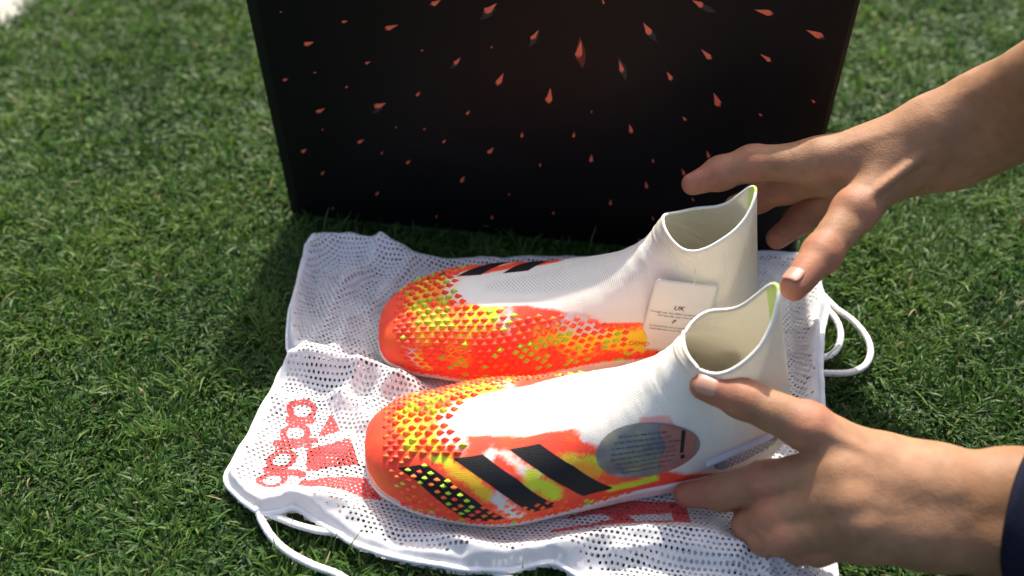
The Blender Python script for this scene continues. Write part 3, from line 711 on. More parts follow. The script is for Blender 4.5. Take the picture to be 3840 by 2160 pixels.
# ------------------------------------------------------------------ the boots
def paint_boot(t, ph, P, shift=0.0):
    """paint colours, stripe distance and knit mask for every vertex. ph signed: + lateral, - medial"""
    T = np.broadcast_to(t[:, None], P.shape[:2]); PH = np.broadcast_to(np.where(ph <= np.pi, ph, ph-2*np.pi)[None], P.shape[:2])
    S = T*0.40; R = PH*0.040                     # roughly metric chart
    Q = np.stack([S, R], -1)
    q3 = P*np.array([1, 1, 1.0])
    n1 = fbm(q3*110, 1, 4); n2 = fbm(q3*45, 9, 4); n3 = fbm(q3*np.array([60, 260, 260]), 15, 4); n4 = fbm(q3*650, 23, 4)
    # how far back the paint reaches, as a function of the angle round the boot
    kp = [(-3.15, .62), (-2.0, .62), (-1.43, .60), (-1.18, .565), (-1.06, .48), (-.88, .46), (-.70, .40), (-.55, .36), (-.44, .325), (-.40, .30), (-.35, .245), (-.235, .20), (-.06, .188), (.04, .186),
          (.14, .186), (.25, .205), (.30, .255), (.39, .305), (.41, .356), (.47, .395), (.75, .43), (1.06, .46), (1.3, .50), (1.6, .545), (1.9, .60), (3.15, .62)]
    tb = np.interp(PH, [k[0] for k in kp], [k[1] for k in kp])
    edge = sstep(-0.010, 0.014, tb-T+0.016*n3+0.010*n4-0.003)
    white = np.array([0.82, 0.785, 0.700]); red = np.array([0.95, 0.074, 0.036]); orange = np.array([0.95, 0.155, 0.022])
    yellow = np.array([0.86, 0.62, 0.03]); lime = np.array([0.62, 0.70, 0.035]); grey = np.array([0.66, 0.64, 0.62])
    c = red+(orange-red)*(sstep(-0.1, 0.6, n2)*(1-0.6*sstep(.2, .3, T)))[..., None]
    def blob(pts, rad, colr, k=1.0):
        nonlocal c
        d = np.min([np.hypot((Q[..., 0]-p[0]*0.40), (Q[..., 1]-p[1]*0.040)) for p in pts], axis=0)
        m = sstep(-0.1, 0.75, 1-d/rad+0.5*n1+0.5*n4+0.3*n3)*k
        c = c+(colr-c)*m[..., None]
    def line(pts, rad, colr, k=1.0):
        nonlocal c
        d = poly_line_dist(Q, np.array(pts)*np.array([0.40, 0.040]))
        m = sstep(-0.1, 0.70, 1-d/rad+0.6*n3+0.5*n4)*k
        c = c+(colr-c)*m[..., None]
    # medial side and toe
    blob([(0.213, -0.491), (0.238, -0.55), (0.203, -0.648), (0.256, -0.471)], 0.011, lime*np.array([1.15, 1, 1]))
    blob([(0.128, -0.746), (0.123, -0.903), (0.143, -0.628)], 0.009, yellow*np.array([1, .85, 1]))
    blob([(0.114, 0.118), (0.091, -0.196)], 0.008, lime)
    line([(0.101, -1.217), (0.111, -1.433), (0.12, -1.59)], 0.006, grey)
    line([(0.111, -1.257), (0.117, -1.453), (0.13, -1.63)], 0.005, yellow)
    blob([(0.178, -1.198), (0.195, -1.257)], 0.013, orange*np.array([1, 2.2, 1.2]))
    blob([(0.346, -0.982), (0.331, -1.139), (0.378, -0.962)], 0.012, yellow*np.array([1, .75, 1]))
    blob([(0.404, -1.158), (0.439, -1.158), (0.451, -1.276), (0.424, -1.374)], 0.015, yellow)
    line([(0.484, -1.335), (0.511, -1.453), (0.539, -1.532)], 0.012, yellow*np.array([1, 1.1, 1]))
    blob([(0.288, -0.609), (0.301, -0.726)], 0.010, grey)
    line([(0.376, -0.707), (0.411, -0.923), (0.459, -1.08)], 0.010, grey)
    line([(0.301, -0.923), (0.321, -0.589), (0.341, -0.452), (0.371, -0.668)], 0.012, red)
    line([(0.251, -1.158), (0.301, -1.06), (0.306, -1.296)], 0.014, red)
    line([(0.464, -1.041), (0.501, -1.119), (0.534, -1.217)], 0.005, red)
    line([(0.499, -1.453), (0.524, -1.492), (0.544, -1.551)], 0.011, np.array([0.84, 0.58, 0.03]))
    blob([(0.206, 0.059), (0.18, 0.098), (0.223, 0.118)], 0.007, yellow)
    blob([(0.183, -0.157), (0.195, -0.079)], 0.007, white)
    # lateral side
    amber = np.array([0.95, 0.42, 0.025])
    blob([(0.208, -0.334), (0.183, -0.53), (0.231, -0.412), (0.155, -0.569)], 0.010, yellow*np.array([1.08, .85, 1]), 0.8)
    blob([(0.117, -0.569), (0.153, -0.079), (0.133, 0), (0.16, 0.118), (0.101, -0.098)], 0.012, amber, 0.8)
    blob([(0.101, 0.295), (0.111, 0.432), (0.145, 0.295)], 0.006, lime*np.array([1.3, 1, 1]))
    blob([(0.168, 0.02), (0.173, 0.216), (0.188, 0.275)], 0.009, white, 0.8)
    line([(0.158, 0.569), (0.183, 0.766), (0.211, 0.923), (0.233, 1.139)], 0.006, yellow*np.array([1, .8, 1]))
    line([(0.15, 0.511), (0.163, 0.609)], 0.006, lime)
    line([(0.243, 0.55), (0.268, 0.707), (0.293, 0.884), (0.308, 0.982)], 0.007, white, 0.85)
    line([(0.253, 0.648), (0.281, 0.884), (0.298, 1.021)], 0.004, red)
    line([(0.303, 0.962), (0.323, 1.139), (0.338, 1.335)], 0.007, lime)
    line([(0.246, 1.178), (0.258, 1.374), (0.273, 1.571)], 0.006, grey)
    line([(0.373, 0.805), (0.393, 0.923), (0.414, 1.021)], 0.010, lime)
    line([(0.381, 1.021), (0.404, 1.158)], 0.007, yellow*np.array([1, .55, 1]))
    line([(0.351, 0.628), (0.388, 0.746), (0.424, 0.805)], 0.007, red)
    line([(0.411, 0.628), (0.441, 0.785), (0.469, 0.864)], 0.006, grey)
    line([(0.424, 1.61), (0.464, 1.649), (0.501, 1.61)], 0.004, lime)
    line([(0.022, 1.532), (0.059, 1.787), (0.104, 1.846), (0.148, 1.846)], 0.0030, white, 0.85)
    line([(0.138, 1.61), (0.178, 1.846)], 0.004, red)
    # flecks everywhere on the paint
    fl = sstep(0.42, 0.55, fbm(q3*170, 33, 3)); c = c+(lime-c)*(0.22*fl*sstep(0.05, 0.1, T)*(1-sstep(.3, .4, T)*(PH > 0)))[..., None]
    col = white+(c-white)*edge[..., None]
    # warm grey of the quarter panel behind the paint
    q = sstep(0.40, 0.46, T)*(1-sstep(0.62, 0.72, T))*sstep(0.75, 1.05, np.abs(PH))*(1-edge)
    col = col+(np.array([0.66, 0.63, 0.59])-col)*(q*0.55)[..., None]
    for pts in ([(0.536, 0.726), (0.576, 0.805), (0.599, 0.884)],):
        d = poly_line_dist(Q, np.array(pts)*np.array([0.40, 0.040])); m = sstep(0, 0.7, 1-d/0.0035+1.0*n3)*0.6
        col = col+(np.array([0.9, 0.16, 0.13])-col)*m[..., None]
    stripe = np.full(T.shape, -1.0); stripe1 = None
    for poly in ([(0.082, 0.825), (0.13, 0.668), (0.148, 0.785), (0.208, 1.198), (0.256, 1.63), (0.216, 1.767), (0.198, 1.748), (0.145, 1.296), (0.114, 1.001)],
                 [(0.175, 0.569), (0.228, 0.53), (0.281, 0.923), (0.341, 1.59), (0.298, 1.59), (0.266, 1.217), (0.236, 0.962)],
                 [(0.273, 0.511), (0.326, 0.53), (0.378, 0.982), (0.429, 1.59), (0.381, 1.551), (0.361, 1.296), (0.313, 0.844)]):
        stripe = np.maximum(stripe, poly_sdf(Q, (np.array(poly)+np.array([0, shift]))*np.array([0.40, 0.040])))
        if stripe1 is None: stripe1 = stripe.copy()
    knit = sstep(0, 0.006, poly_sdf(Q, np.array([(.235, .10), (.30, .20), (.40, .30), (.50, .42), (.60, .50), (.68, .55), (.70, 0), (.68, -.55), (.60, -.62), (.50, -.55), (.40, -.40), (.30, -.26), (.235, -.12)])*np.array([0.40, 0.040])))
    return col, stripe, stripe1, knit, (S, R), T, PH

SPIKE_MESH = {}
def spike_mesh(kind):
    if kind not in SPIKE_MESH:
        # diamond foot, hollow-ground flanks, tip drawn back
        foot = [(1, 0), (0.42, 0.5), (0, 0.82), (-0.42, 0.5), (-1, 0), (-0.42, -0.5), (0, -0.82), (0.42, -0.5)]
        V = [(x, y, -0.25) for x, y in foot]+[(x*0.60-0.10, y*0.58, 0.45) for x, y in foot]+[(-0.34, 0.0, 1.0)]
        F4 = [(k, (k+1) % 8, 8+(k+1) % 8, 8+k) for k in range(8)]; F3 = [(8+k, 8+(k+1) % 8, 16) for k in range(8)]
        SPIKE_MESH[kind] = mesh_data('spike_'+kind, np.array(V, float), [np.array(F4), np.array(F3)], MAT['s_'+kind], smooth=False), np.array(V, float), np.array(F4), np.array(F3)
    return SPIKE_MESH[kind]

def text_mesh(body, size, font_shear=0.0, align='CENTER'):
    cu = bpy.data.curves.new('lettering', 'FONT'); cu.body = body; cu.size = size; cu.align_x = align; cu.shear = font_shear; cu.resolution_u = 3
    o = bpy.data.objects.new('lettering', cu); COL.objects.link(o)
    dg = bpy.context.evaluated_depsgraph_get(); me = bpy.data.meshes.new_from_object(o.evaluated_get(dg))
    bpy.data.objects.remove(o); bpy.data.curves.remove(cu)
    return me

def make_boot(pl, label, spec):
    root = empty('football_boot', pl['o']); tag(root, label, 'football boot', 'pair of football boots')
    P, t, ph = shoe_grid(**pl['kw'])
    # soft creases in the knit and a shallow seam round the quarter
    Tm = t[:, None]; PHs = np.where(ph <= np.pi, ph, ph-2*np.pi)[None]
    col, stripe, stripe1, knit, (S, R), T, PH = paint_boot(t, ph, P, spec['shift'])
    nrm = np.cross(np.roll(P, -1, 1)-np.roll(P, 1, 1), np.gradient(P, axis=0)); nrm /= np.linalg.norm(nrm, axis=-1, keepdims=True)+1e-12
    cen = P.mean(1, keepdims=True); sg = np.sign((nrm*(P-cen)).sum(-1, keepdims=True)); nrm = nrm*sg
    wr = 0.0006*fbm(np.stack([S*60, R*25, 0*S], -1), 91, 3)*sstep(0.3, 0.5, T)*(np.abs(PH) < 2.4)
    cre = 0.0003*np.sin(T*95+1.3*np.cos(PH))*np.exp(-((T-0.62)/0.06)**2)*np.exp(-(PH/0.9)**2)
    toe_rand = 0.0009*(1-sstep(0.0, 0.10, np.abs(P[..., 2]-0.012)/0.02))*0
    P = P+nrm*(wr+cre+toe_rand)[..., None]
    W = to_world(P, pl); NW = to_world(P+nrm, pl)-W
    V = W.reshape(-1, 3); F = grid_faces(NT, NP, wrap=True)
    if pl['flip'] > 0: F = F[:, ::-1]
    toe_c = np.array([[i for i in range(NP)]])
    me = mesh_data('upper', V, [F, toe_c], MAT['upper'], colors=col.reshape(-1, 3), floats={'stripe': stripe.ravel(), 'knit': knit.ravel(), 'thin': (0.38*sstep(0.70, 0.85, T)).ravel(), 'rib': sstep(0.74, 0.86, T).ravel()}, uv=np.stack([S, R], -1).reshape(-1, 2))
    up = add('upper', me, root)
    # --- collar lining: the same rings, 2 mm inside
    i0 = int(NT*0.40)
    In = W[i0:]-NW[i0:]*0.0020
    lin_faces = grid_faces(len(In), NP, wrap=True)
    if pl['flip'] < 0: lin_faces = lin_faces[:, ::-1]
    tt = T[i0:-1].ravel(); pp = np.abs(PH[i0:-1]).ravel()
    tabm = ((pp > math.pi-0.36) & (tt > 0.86)).astype(int)
    mk('lining', In.reshape(-1, 3), [lin_faces], [MAT['lining'], MAT['lime_knit']], root, mat_idx=tabm)
    rimp = (W[-1]+In[-1])/2
    Vr, Fr = tube(rimp, 0.00122, 8, closed=True)
    mi = np.repeat((np.abs(PHs[0]) > math.pi-0.16).astype(int), 8)
    mk('collar_rim', Vr, Fr, [MAT['rim'], MAT['lime_knit']], root, mat_idx=mi)
    # --- outsole: a pale plate round the bottom, with studs
    jl = int(NP*0.325); jm = NP-jl
    rows = np.arange(4, int(NT*0.71), 3)
    loop = np.vstack([P[rows, jl], P[rows[::-1], jm]])
    c0 = loop.mean(0); n = len(loop)
    for _ in range(3): loop = (np.roll(loop, 1, 0)+2*loop+np.roll(loop, -1, 0))/4
    dirn = loop-np.array([1, 1, 0])*np.stack([np.clip(loop[:, 0], 0.04, 0.24), 0*loop[:, 1], 0*loop[:, 2]], -1); dirn[:, 2] = 0
    dirn /= np.linalg.norm(dirn, axis=1, keepdims=True)+1e-9
    ring = lambda off, z: np.concatenate([(loop+dirn*off)[:, :2], (loop[:, 2:]+z)], -1)
    toe_up = sstep(0.24, 0.30, loop[:, 0])*0.006
    R0 = ring(-0.002, 0.0008); R1 = ring(0.0016, 0.0); R2 = ring(0.0012, -0.004); R3 = loop.copy(); R3[:, 2] = np.minimum(R2[:, 2]-0.001, 0.0005+toe_up); R3[:, :2] -= dirn[:, :2]*0.004
    Rs = np.stack([R0, R1, R2, R3]); Vs = to_world(Rs, pl).reshape(-1, 3)
    Fs = grid_faces(4, n, wrap=True)
    mk('outsole', Vs, [Fs, np.array([3*n+np.arange(n)])], MAT['sole'], root)
    studV, studF = tube(np.array([(0, 0, 0.004), (0, 0, -0.004), (0, 0, -0.010)]), [0.0062, 0.0056, 0.0042], 12)
    sme = mesh_data('stud', studV, studF, MAT['stud'])
    for sx, sy in ((0.255, 0.018), (0.255, -0.020), (0.215, 0.036), (0.210, -0.034), (0.175, 0.036), (0.170, -0.030), (0.065, 0.023), (0.065, -0.023), (0.028, 0.020), (0.028, -0.020)):
        o = add('stud', sme, root); p = to_world(np.array([sx, sy, 0.0]), pl); o.matrix_parent_inverse = Matrix.Translation(-Vector(pl['o'])); o.location = p
    # --- rubber spikes
    prs = np.random.default_rng(spec['seed'])
    SH = S.reshape(S.shape)
    cand = []
    dt, dph = 0.0188, 0.106
    rowi = 0
    for b in np.arange(-2.15, 2.15, dph):
        rowi += 1
        for a in np.arange(0.052+(rowi % 2)*dt/2, 0.56, dt):
            cand.append((a, b))
    cand = np.array(cand)
    ti = np.clip(np.searchsorted(t, cand[:, 0]), 1, NT-2); pj = (np.round(cand[:, 1]/(2*np.pi)*NP).astype(int)) % NP
    kz = [(-2.2, .56), (-1.43, .545), (-1.18, .53), (-1.0, .45), (-.85, .42), (-.70, .385), (-.60, .315), (-.50, .29), (-.44, .265), (-.30, .20), (0, .178), (.2, .185), (.35, .205), (.55, .19), (.72, .13), (.80, .105), (1.25, .20)]
    lim = np.interp(cand[:, 1], [k[0] for k in kz], [k[1] for k in kz])
    lat_low = np.interp(cand[:, 1], [1.25, 1.45, 1.9, 2.2], [.21, .34, .46, .47])
    ok = np.where(cand[:, 1] < 1.25, cand[:, 0] < lim, cand[:, 0] < lat_low)
    # the first stripe carries spikes all the way up, the others only along their feet
    sdf_s = stripe[ti, pj]
    in1 = stripe1[ti, pj] > 0.0003
    ok &= (cand[:, 1] < 0.55) | (cand[:, 1] > 1.25) | (cand[:, 0] < 0.115) | in1
    ok |= in1 & (cand[:, 1] < 1.75)
    ok &= ~((sdf_s > -0.0015) & ~in1 & (cand[:, 1] < 1.30))
    ok &= W[ti, pj][:, 2] > pl['o'][2]+0.009
    # the smooth rand round the toe tip
    ok &= cand[:, 0] > 0.052+0.03*np.clip(np.abs(cand[:, 1])-0.5, 0, 1.2)
    tx, = [(0.529, -1.512)]                                  # keep the lettered patch clear
    ok &= np.hypot((cand[:, 0]-tx[0])*0.40*0.8, (cand[:, 1]-tx[1])*0.040) > 0.0085
    cand, ti, pj = cand[ok], ti[ok], pj[ok]
    Tt = W[np.minimum(ti+1, NT-1), pj]-W[ti-1, pj]; Tt /= np.linalg.norm(Tt, axis=1, keepdims=True)
    Nn = NW[ti, pj]; Nn = Nn-(Nn*Tt).sum(1, keepdims=True)*Tt; Nn /= np.linalg.norm(Nn, axis=1, keepdims=True); Bn = np.cross(Nn, Tt)
    circ = np.linalg.norm(W[ti, (pj+1) % NP]-W[ti, pj-1], axis=1)/2*NP/(2*np.pi)      # metres per radian here
    wph = np.clip(circ*dph*0.74, 0.0013, 0.0034)
    tl = np.linalg.norm(W[np.minimum(ti+1, NT-1), pj]-W[ti-1, pj], axis=1)/2/(t[1]-t[0]); ln = np.clip(tl*dt*0.45, 0.0016, 0.0038)
    small = np.where(cand[:, 1] > 0.7, 0.74, 1.0); wph = wph*small; ln = ln*small
    hgt = np.where(cand[:, 1] < -0.45, 0.0019, np.where(np.abs(cand[:, 1]) < 1.0, 0.0031, 0.0023))*prs.uniform(0.85, 1.15, len(cand))*sstep(0.03, 0.10, cand[:, 0])
    hgt = hgt*np.where(cand[:, 1] > 0.7, 0.75, 1)
    pc = col[ti, pj]; lum = fbm(np.stack([cand[:, 0]*26, cand[:, 1]*3.4], -1), spec['seed']+5, 2)+prs.normal(0, 0.22, len(cand))
    kind = np.where(lum > np.where(cand[:, 1] > 0.6, 0.25, spec['lime']), 1, np.where(prs.random(len(cand)) < spec['orange'], 2, 0))
    names = ['red', 'lime', 'orange']
    cpos = np.array(M.translation); toc = cpos-W[ti, pj]; dist = np.linalg.norm(toc, axis=1); facing = (toc/dist[:, None]*Nn).sum(1)
    score = facing/dist**2*ln*wph; order = np.argsort(-score); solo = set(order[:300].tolist())
    jV = {0: [], 1: [], 2: []}
    for i in range(len(cand)):
        me, v0, f4, f3 = spike_mesh(names[kind[i]])
        mat = np.eye(4); mat[:3, 0] = Tt[i]*ln[i]; mat[:3, 1] = Bn[i]*wph[i]; mat[:3, 2] = Nn[i]*hgt[i]; mat[:3, 3] = W[ti[i], pj[i]]
        if i in solo:
            o = bpy.data.objects.new('spike', me); COL.objects.link(o); o.parent = up; o.matrix_world = Matrix(mat.tolist())
        else:
            jV[kind[i]].append(v0@mat[:3, :3].T+mat[:3, 3])
    allV, F4, F3, mi4, mi3 = [], [], [], [], []
    b0 = 0
    for k in (0, 1, 2):
        _, v0, f4, f3 = spike_mesh(names[k])
        for v in jV[k]:
            allV.append(v); F4.append(f4+b0); F3.append(f3+b0); mi4 += [k]*8; mi3 += [k]*8; b0 += 17
    if allV:
        o = mk('small_spikes', np.vstack(allV), [np.vstack(F4), np.vstack(F3)], [MAT['s_red'], MAT['s_lime'], MAT['s_orange']], up, smooth=False, mat_idx=mi4+mi3); tag(o, kind='stuff')
    return root, up, W, NW, t, ph

def surf(W, NW, t, ph, a, b):
    """point and normal on a boot at (t, signed phi)"""
    i = int(np.clip(np.searchsorted(t, a), 1, NT-2)); j = int(round(b/(2*np.pi)*NP)) % NP
    return W[i, j], NW[i, j]/np.linalg.norm(NW[i, j])

def wrap_patch(uv, centre, ax, ay, nz, bvh, off):
    """lay flat points uv (n,2) on the boot: project along -nz from the tangent plane"""
    out = []
    for u, v in uv:
        p = Vector(centre+ax*u+ay*v+nz*0.03); h = bvh.ray_cast(p, Vector(-nz), 0.09)
        q = np.array(h[0]) if h[0] is not None else centre+ax*u+ay*v
        n = np.array(h[1]) if h[0] is not None else nz
        if n@nz < 0: n = -n
        out.append(q+n*off)
    return np.array(out)

def bvh_of(up):
    me = up.data; vs_ = np.empty(len(me.vertices)*3, np.float32); me.vertices.foreach_get('co', vs_)
    vs_ = vs_.reshape(-1, 3)
    pl = [tuple(p.vertices) for p in me.polygons if len(p.vertices) == 4]
    return BVHTree.FromPolygons([tuple(v) for v in vs_], pl)

near_root, near_up, nW, nN, nT, nPH = make_boot(NEAR, 'sunlit orange and white boot nearest the camera, three black stripes and oval sticker', dict(seed=5, orange=0.5, lime=0.52, shift=0.0))
far_root, far_up, fW, fN, fT, fPH = make_boot(FAR, 'shaded orange and white boot next to the black box, with white paper tag', dict(seed=8, orange=0.18, lime=0.34, shift=-0.27))
SUPW = Vector((0, 0, 1))

def frame_at(W, NW, t, ph, tp, tilt_to):
    """tangent frame at a (t, phi) point, its x axis along the direction tilt_to"""
    c, n = surf(W, NW, t, ph, *tp); x = np.array(tilt_to, float); x = x-(x@n)*n; x /= np.linalg.norm(x); y = np.cross(n, x)
    return c, x, y, n

def boot_extras():
    bn = bvh_of(near_up); bf = bvh_of(far_up)
    # oval clear sticker with small print on the near boot
    tp, = [(0.514, 1.139)]
    c, x, y, n = frame_at(nW, nN, nT, nPH, tp, (1, 0.06, 0.0))
    if y[2] < 0: y = -y
    a, b = 0.0355, 0.0205
    rr = np.linspace(0, 1, 14); an = np.linspace(0, 2*np.pi, 64, endpoint=False)
    uv = np.array([(a*r*math.cos(q), b*r*math.sin(q)) for r in rr[1:] for q in an]+[(0, 0)])
    Vp = wrap_patch(uv, c, x, y, n, bn, 0.0007)
    F = grid_faces(13, 64, wrap=True); k = np.arange(64); Ft = np.stack([np.full(64, 13*64), k, (k+1) % 64], -1)
    m, nt_, bs = new_mat('clear_smoky_sticker')
    bs.inputs['Base Color'].default_value = (0.17, 0.185, 0.215, 1); bs.inputs['Roughness'].default_value = 0.16; bs.inputs['Specular IOR Level'].default_value = 0.6
    tcn = N(nt_, 'ShaderNodeTexCoord'); nz_ = N(nt_, 'ShaderNodeTexNoise', Scale=55.0, Detail=4.0); nt_.links.new(tcn.outputs['Object'], nz_.inputs['Vector'])
    rp = N(nt_, 'ShaderNodeValToRGB'); e = rp.color_ramp.elements; e[0].position = 0.35; e[0].color = (0.12, 0.14, 0.21, 1); e[1].position = 0.62; e[1].color = (0.26, 0.27, 0.18, 1)
    nt_.links.new(nz_.outputs['Fac'], rp.inputs[0]); nt_.links.new(rp.outputs[0], bs.inputs['Base Color'])
    tb_ = N(nt_, 'ShaderNodeBsdfTransparent'); mxs = N(nt_, 'ShaderNodeMixShader'); mxs.inputs[0].default_value = 0.80
    nt_.links.new(tb_.outputs[0], mxs.inputs[1]); nt_.links.new(bs.outputs[0], mxs.inputs[2]); nt_.links.new(mxs.outputs[0], nt_.nodes['Material Output'].inputs[0])
    st = mk('oval_sticker', Vp, [F, Ft], m, near_root); st['label'] = 'smoky oval sticker with fine print'
    # its fine print, a painted reddish reflection of the hand and a dark bar
    def wrapped_quad(u0, v0, u1, v1, mat, name, off=0.0010, skew=0.0, nx=8, ny=8):
        uu, vv = np.meshgrid(np.linspace(u0, u1, nx), np.linspace(v0, v1, ny), indexing='ij')
        uvq = np.stack([uu+skew*(vv-v0), vv], -1).reshape(-1, 2)
        mk(name, wrap_patch(uvq, c, x, y, n, bn, off), [grid_faces(nx, ny)], mat, st)
    redm = simple_mat('hand_reflection_red', (0.34, 0.135, 0.115), 0.25, 0.5, 0.3, 120)  # brick red stands in for the hand mirrored in the sticker
    uvb = []
    for q in np.linspace(-1.05, 1.05, 22): uvb.append((0.0335*math.cos(q)*0.97, 0.0195*math.sin(q)*0.97))
    uvb = [(0.009, -0.0165), (0.0095, 0.0172)]+uvb[::-1]
    # the hand's reflection painted as red strips over one end of the sticker
    nx_ = 12; pts_ = []
    for uu in np.linspace(0.009, 0.0325, nx_):
        h_ = 0.0200*math.sqrt(max(0.02, 1-(uu/0.0352)**2))
        for f in np.linspace(-0.97, 0.97, 10): pts_.append((uu+(0.0325-uu)*0.10*math.sin(f*5.0+1), h_*f))
    mk('hand_reflection', wrap_patch(pts_, c, x, y, n, bn, 0.0010), [grid_faces(nx_, 10)], redm, st)
    wrapped_quad(0.0215, -0.0035, 0.0240, 0.0140, MAT['ink'], 'dark_bar', 0.0013, 0.02)
    wrapped_quad(0.0222, -0.0085, 0.0250, -0.0055, MAT['ink'], 'dark_bar', 0.0013)
    inkl = simple_mat('violet_grey_ink', (0.085, 0.085, 0.15), 0.5, 0.3, 0.4, 400)
    pr = np.random.default_rng(12)
    for li, v in enumerate(np.linspace(0.0125, -0.0135, 8)):
        half = 0.030*math.sqrt(max(0, 1-(v/0.0205)**2))
        u = -half+0.004
        while u < min(half-0.012, 0.018):
            w = pr.uniform(0.0016, 0.0046)
            wrapped_quad(u, v+0.05*u, u+w, v+0.05*u+pr.uniform(0.0006, 0.0011), inkl, 'fine_print', 0.0013, nx=3, ny=2); u += w+0.0009
    # ribbed grey grip on the heel
    tp, = [(0.687, 1.728)]
    c2, x2, y2, n2 = frame_at(nW, nN, nT, nPH, tp, (1, 0.35, 0.42))
    if y2[2] < 0: y2 = -y2
    def capsule_patch(L, Wd, off, mat, name, du=0.0, dv=0.0, par=None):
        pts_, ns, nv = [], 26, 9
        for s in np.linspace(-1, 1, ns):
            u = s*L; h = Wd*math.sqrt(max(0.0, 1-max(0, (abs(u)-(L-Wd))/Wd)**2)) if abs(u) > L-Wd else Wd
            for f in np.linspace(-1, 1, nv): pts_.append((u+du, f*max(h, 0.0002)+dv))
        lift = np.array([off*(1-abs(f)**3)+0.0002 for s in range(ns) for f in np.linspace(-1, 1, nv)])
        Vq = wrap_patch(pts_, c2, x2, y2, n2, bn, 0.0)+n2[None]*lift[:, None]
        return mk(name, Vq, [grid_faces(ns, nv)], mat, par or near_root)
    gp = capsule_patch(0.0235, 0.0085, 0.0022, MAT['grip'], 'heel_grip')
    gp['label'] = 'dotted grey rubber heel grip'
    capsule_patch(0.0250, 0.0024, 0.0034, MAT['grip_highlight'], 'grip_edge_highlight', -0.003, 0.0072, gp)  # highlight along the upper edge, made as a paler strip
    dots, k = [], 0
    for r_ in range(4):
        for q in range(9):
            dots.append((-0.015+q*0.0037+(r_ % 2)*0.0018, -0.0055+r_*0.0030))
    dv_, df_ = tube(np.array([(0, 0, -0.0006), (0, 0, 0.0005)]), [0.00062, 0.00045], 7)
    dme = mesh_data('dot', dv_, df_, MAT['dot'])
    Vd = wrap_patch(dots, c2, x2, y2, n2, bn, 0.0022)
    rot = Matrix((Vector(x2), Vector(y2), Vector(n2))).transposed().to_4x4()
    for p in Vd:
        o = bpy.data.objects.new('dot', dme); COL.objects.link(o); o.parent = gp; mm = rot.copy(); mm.translation = Vector(p); o.matrix_world = mm
    # paper tag on the far boot, standing against its ankle
    tpa, tpb = [(0.777, -1.06), (0.586, -1.708)]
    pa, na = surf(fW, fN, fT, fPH, *tpa); pb, nb_ = surf(fW, fN, fT, fPH, *tpb)
    nn = na+nb_; nn /= np.linalg.norm(nn); top = pa+nn*0.006; bot = pb+nn*0.004
    yv = top-bot; hgt = np.linalg.norm(yv)+0.004; yv /= np.linalg.norm(yv); xv = np.cross(yv, nn); xv /= np.linalg.norm(xv); nn = np.cross(xv, yv)
    if xv[0] < 0: xv = -xv
    half = 0.0232; bow = lambda u: -0.0007*(u/half)**2
    cor = 0.0022; nu, nv = 18, 24; pts_ = []
    for v in np.linspace(0, hgt, nv):
        ins = cor-math.sqrt(max(0, cor**2-(v-(hgt-cor))**2)) if v > hgt-cor else 0.0
        for u in np.linspace(-half+ins, half-ins, nu): pts_.append(bot+xv*(u+0.004*(1-v/hgt)*-1)+yv*v+nn*bow(u))
    tg = mk('paper_tag', np.array(pts_), [grid_faces(nv, nu)], MAT['paper'], far_root); tg['label'] = 'white paper care tag with black print'
    md = tg.modifiers.new('thick', 'SOLIDIFY'); md.thickness = 0.0003; md.offset = -1
    def tag_text(body, size, u, v, mat, shear=0.0):
        me = text_mesh(body, size, shear); me.materials.clear(); me.materials.append(mat)
        for vt in me.vertices:
            uu, vv = vt.co.x+u, vt.co.y+v; w = bot+xv*(uu-0.004*(1-vv/hgt))+yv*vv+nn*(bow(uu)+0.0010); vt.co = Vector(w)
        add('lettering', me, tg)
    tag_text('UK', 0.0058, -0.001, hgt-0.0262, MAT['ink'], 0.2)
    tag_text('Through use, the rubber on this product', 0.00245, -0.001, hgt-0.0305, MAT['ink_grey'])
    tag_text('will naturally wear over time', 0.00245, -0.001, hgt-0.0335, MAT['ink_grey'])
    tag_text('F', 0.0058, -0.002, hgt-0.0395, MAT['ink'], 0.2)
    tag_text("Le caoutchouc sur ce produit s'use", 0.00245, -0.002, hgt-0.0440, MAT['ink_grey'])
    tag_text('naturellement au fur et \u00e0 mesure', 0.00245, -0.002, hgt-0.0470, MAT['ink_grey'])
    fv, ff = tube(smooth_line([tuple(top+xv*0.004+yv*0.002), tuple(top+xv*0.0045+yv*0.006+nn*0.001), tuple(pa+nn*0.0015+yv*0.013+xv*0.004)], 12), 0.0004, 6)
    mk('tag_fastener', fv, ff, MAT['dot'], tg)
    # lettering beside the tag
    tp, = [(0.531, -1.532)]
    c3, x3, y3, n3 = frame_at(fW, fN, fT, fPH, tp, (1, -0.1, -0.12))
    if y3[2] < 0: y3 = -y3
    me = text_mesh('DEMONSKIN', 0.0056, 0.0, 'LEFT'); me.materials.clear(); me.materials.append(MAT['ink_orange'])
    uvt = [(v.co.x-0.0092, v.co.y-0.002) for v in me.vertices]; Vt = wrap_patch(uvt, c3, x3, y3, n3, bf, 0.0005)
    for v, q in zip(me.vertices, Vt): v.co = Vector(q)
    add('lettering', me, far_root)
boot_extras()

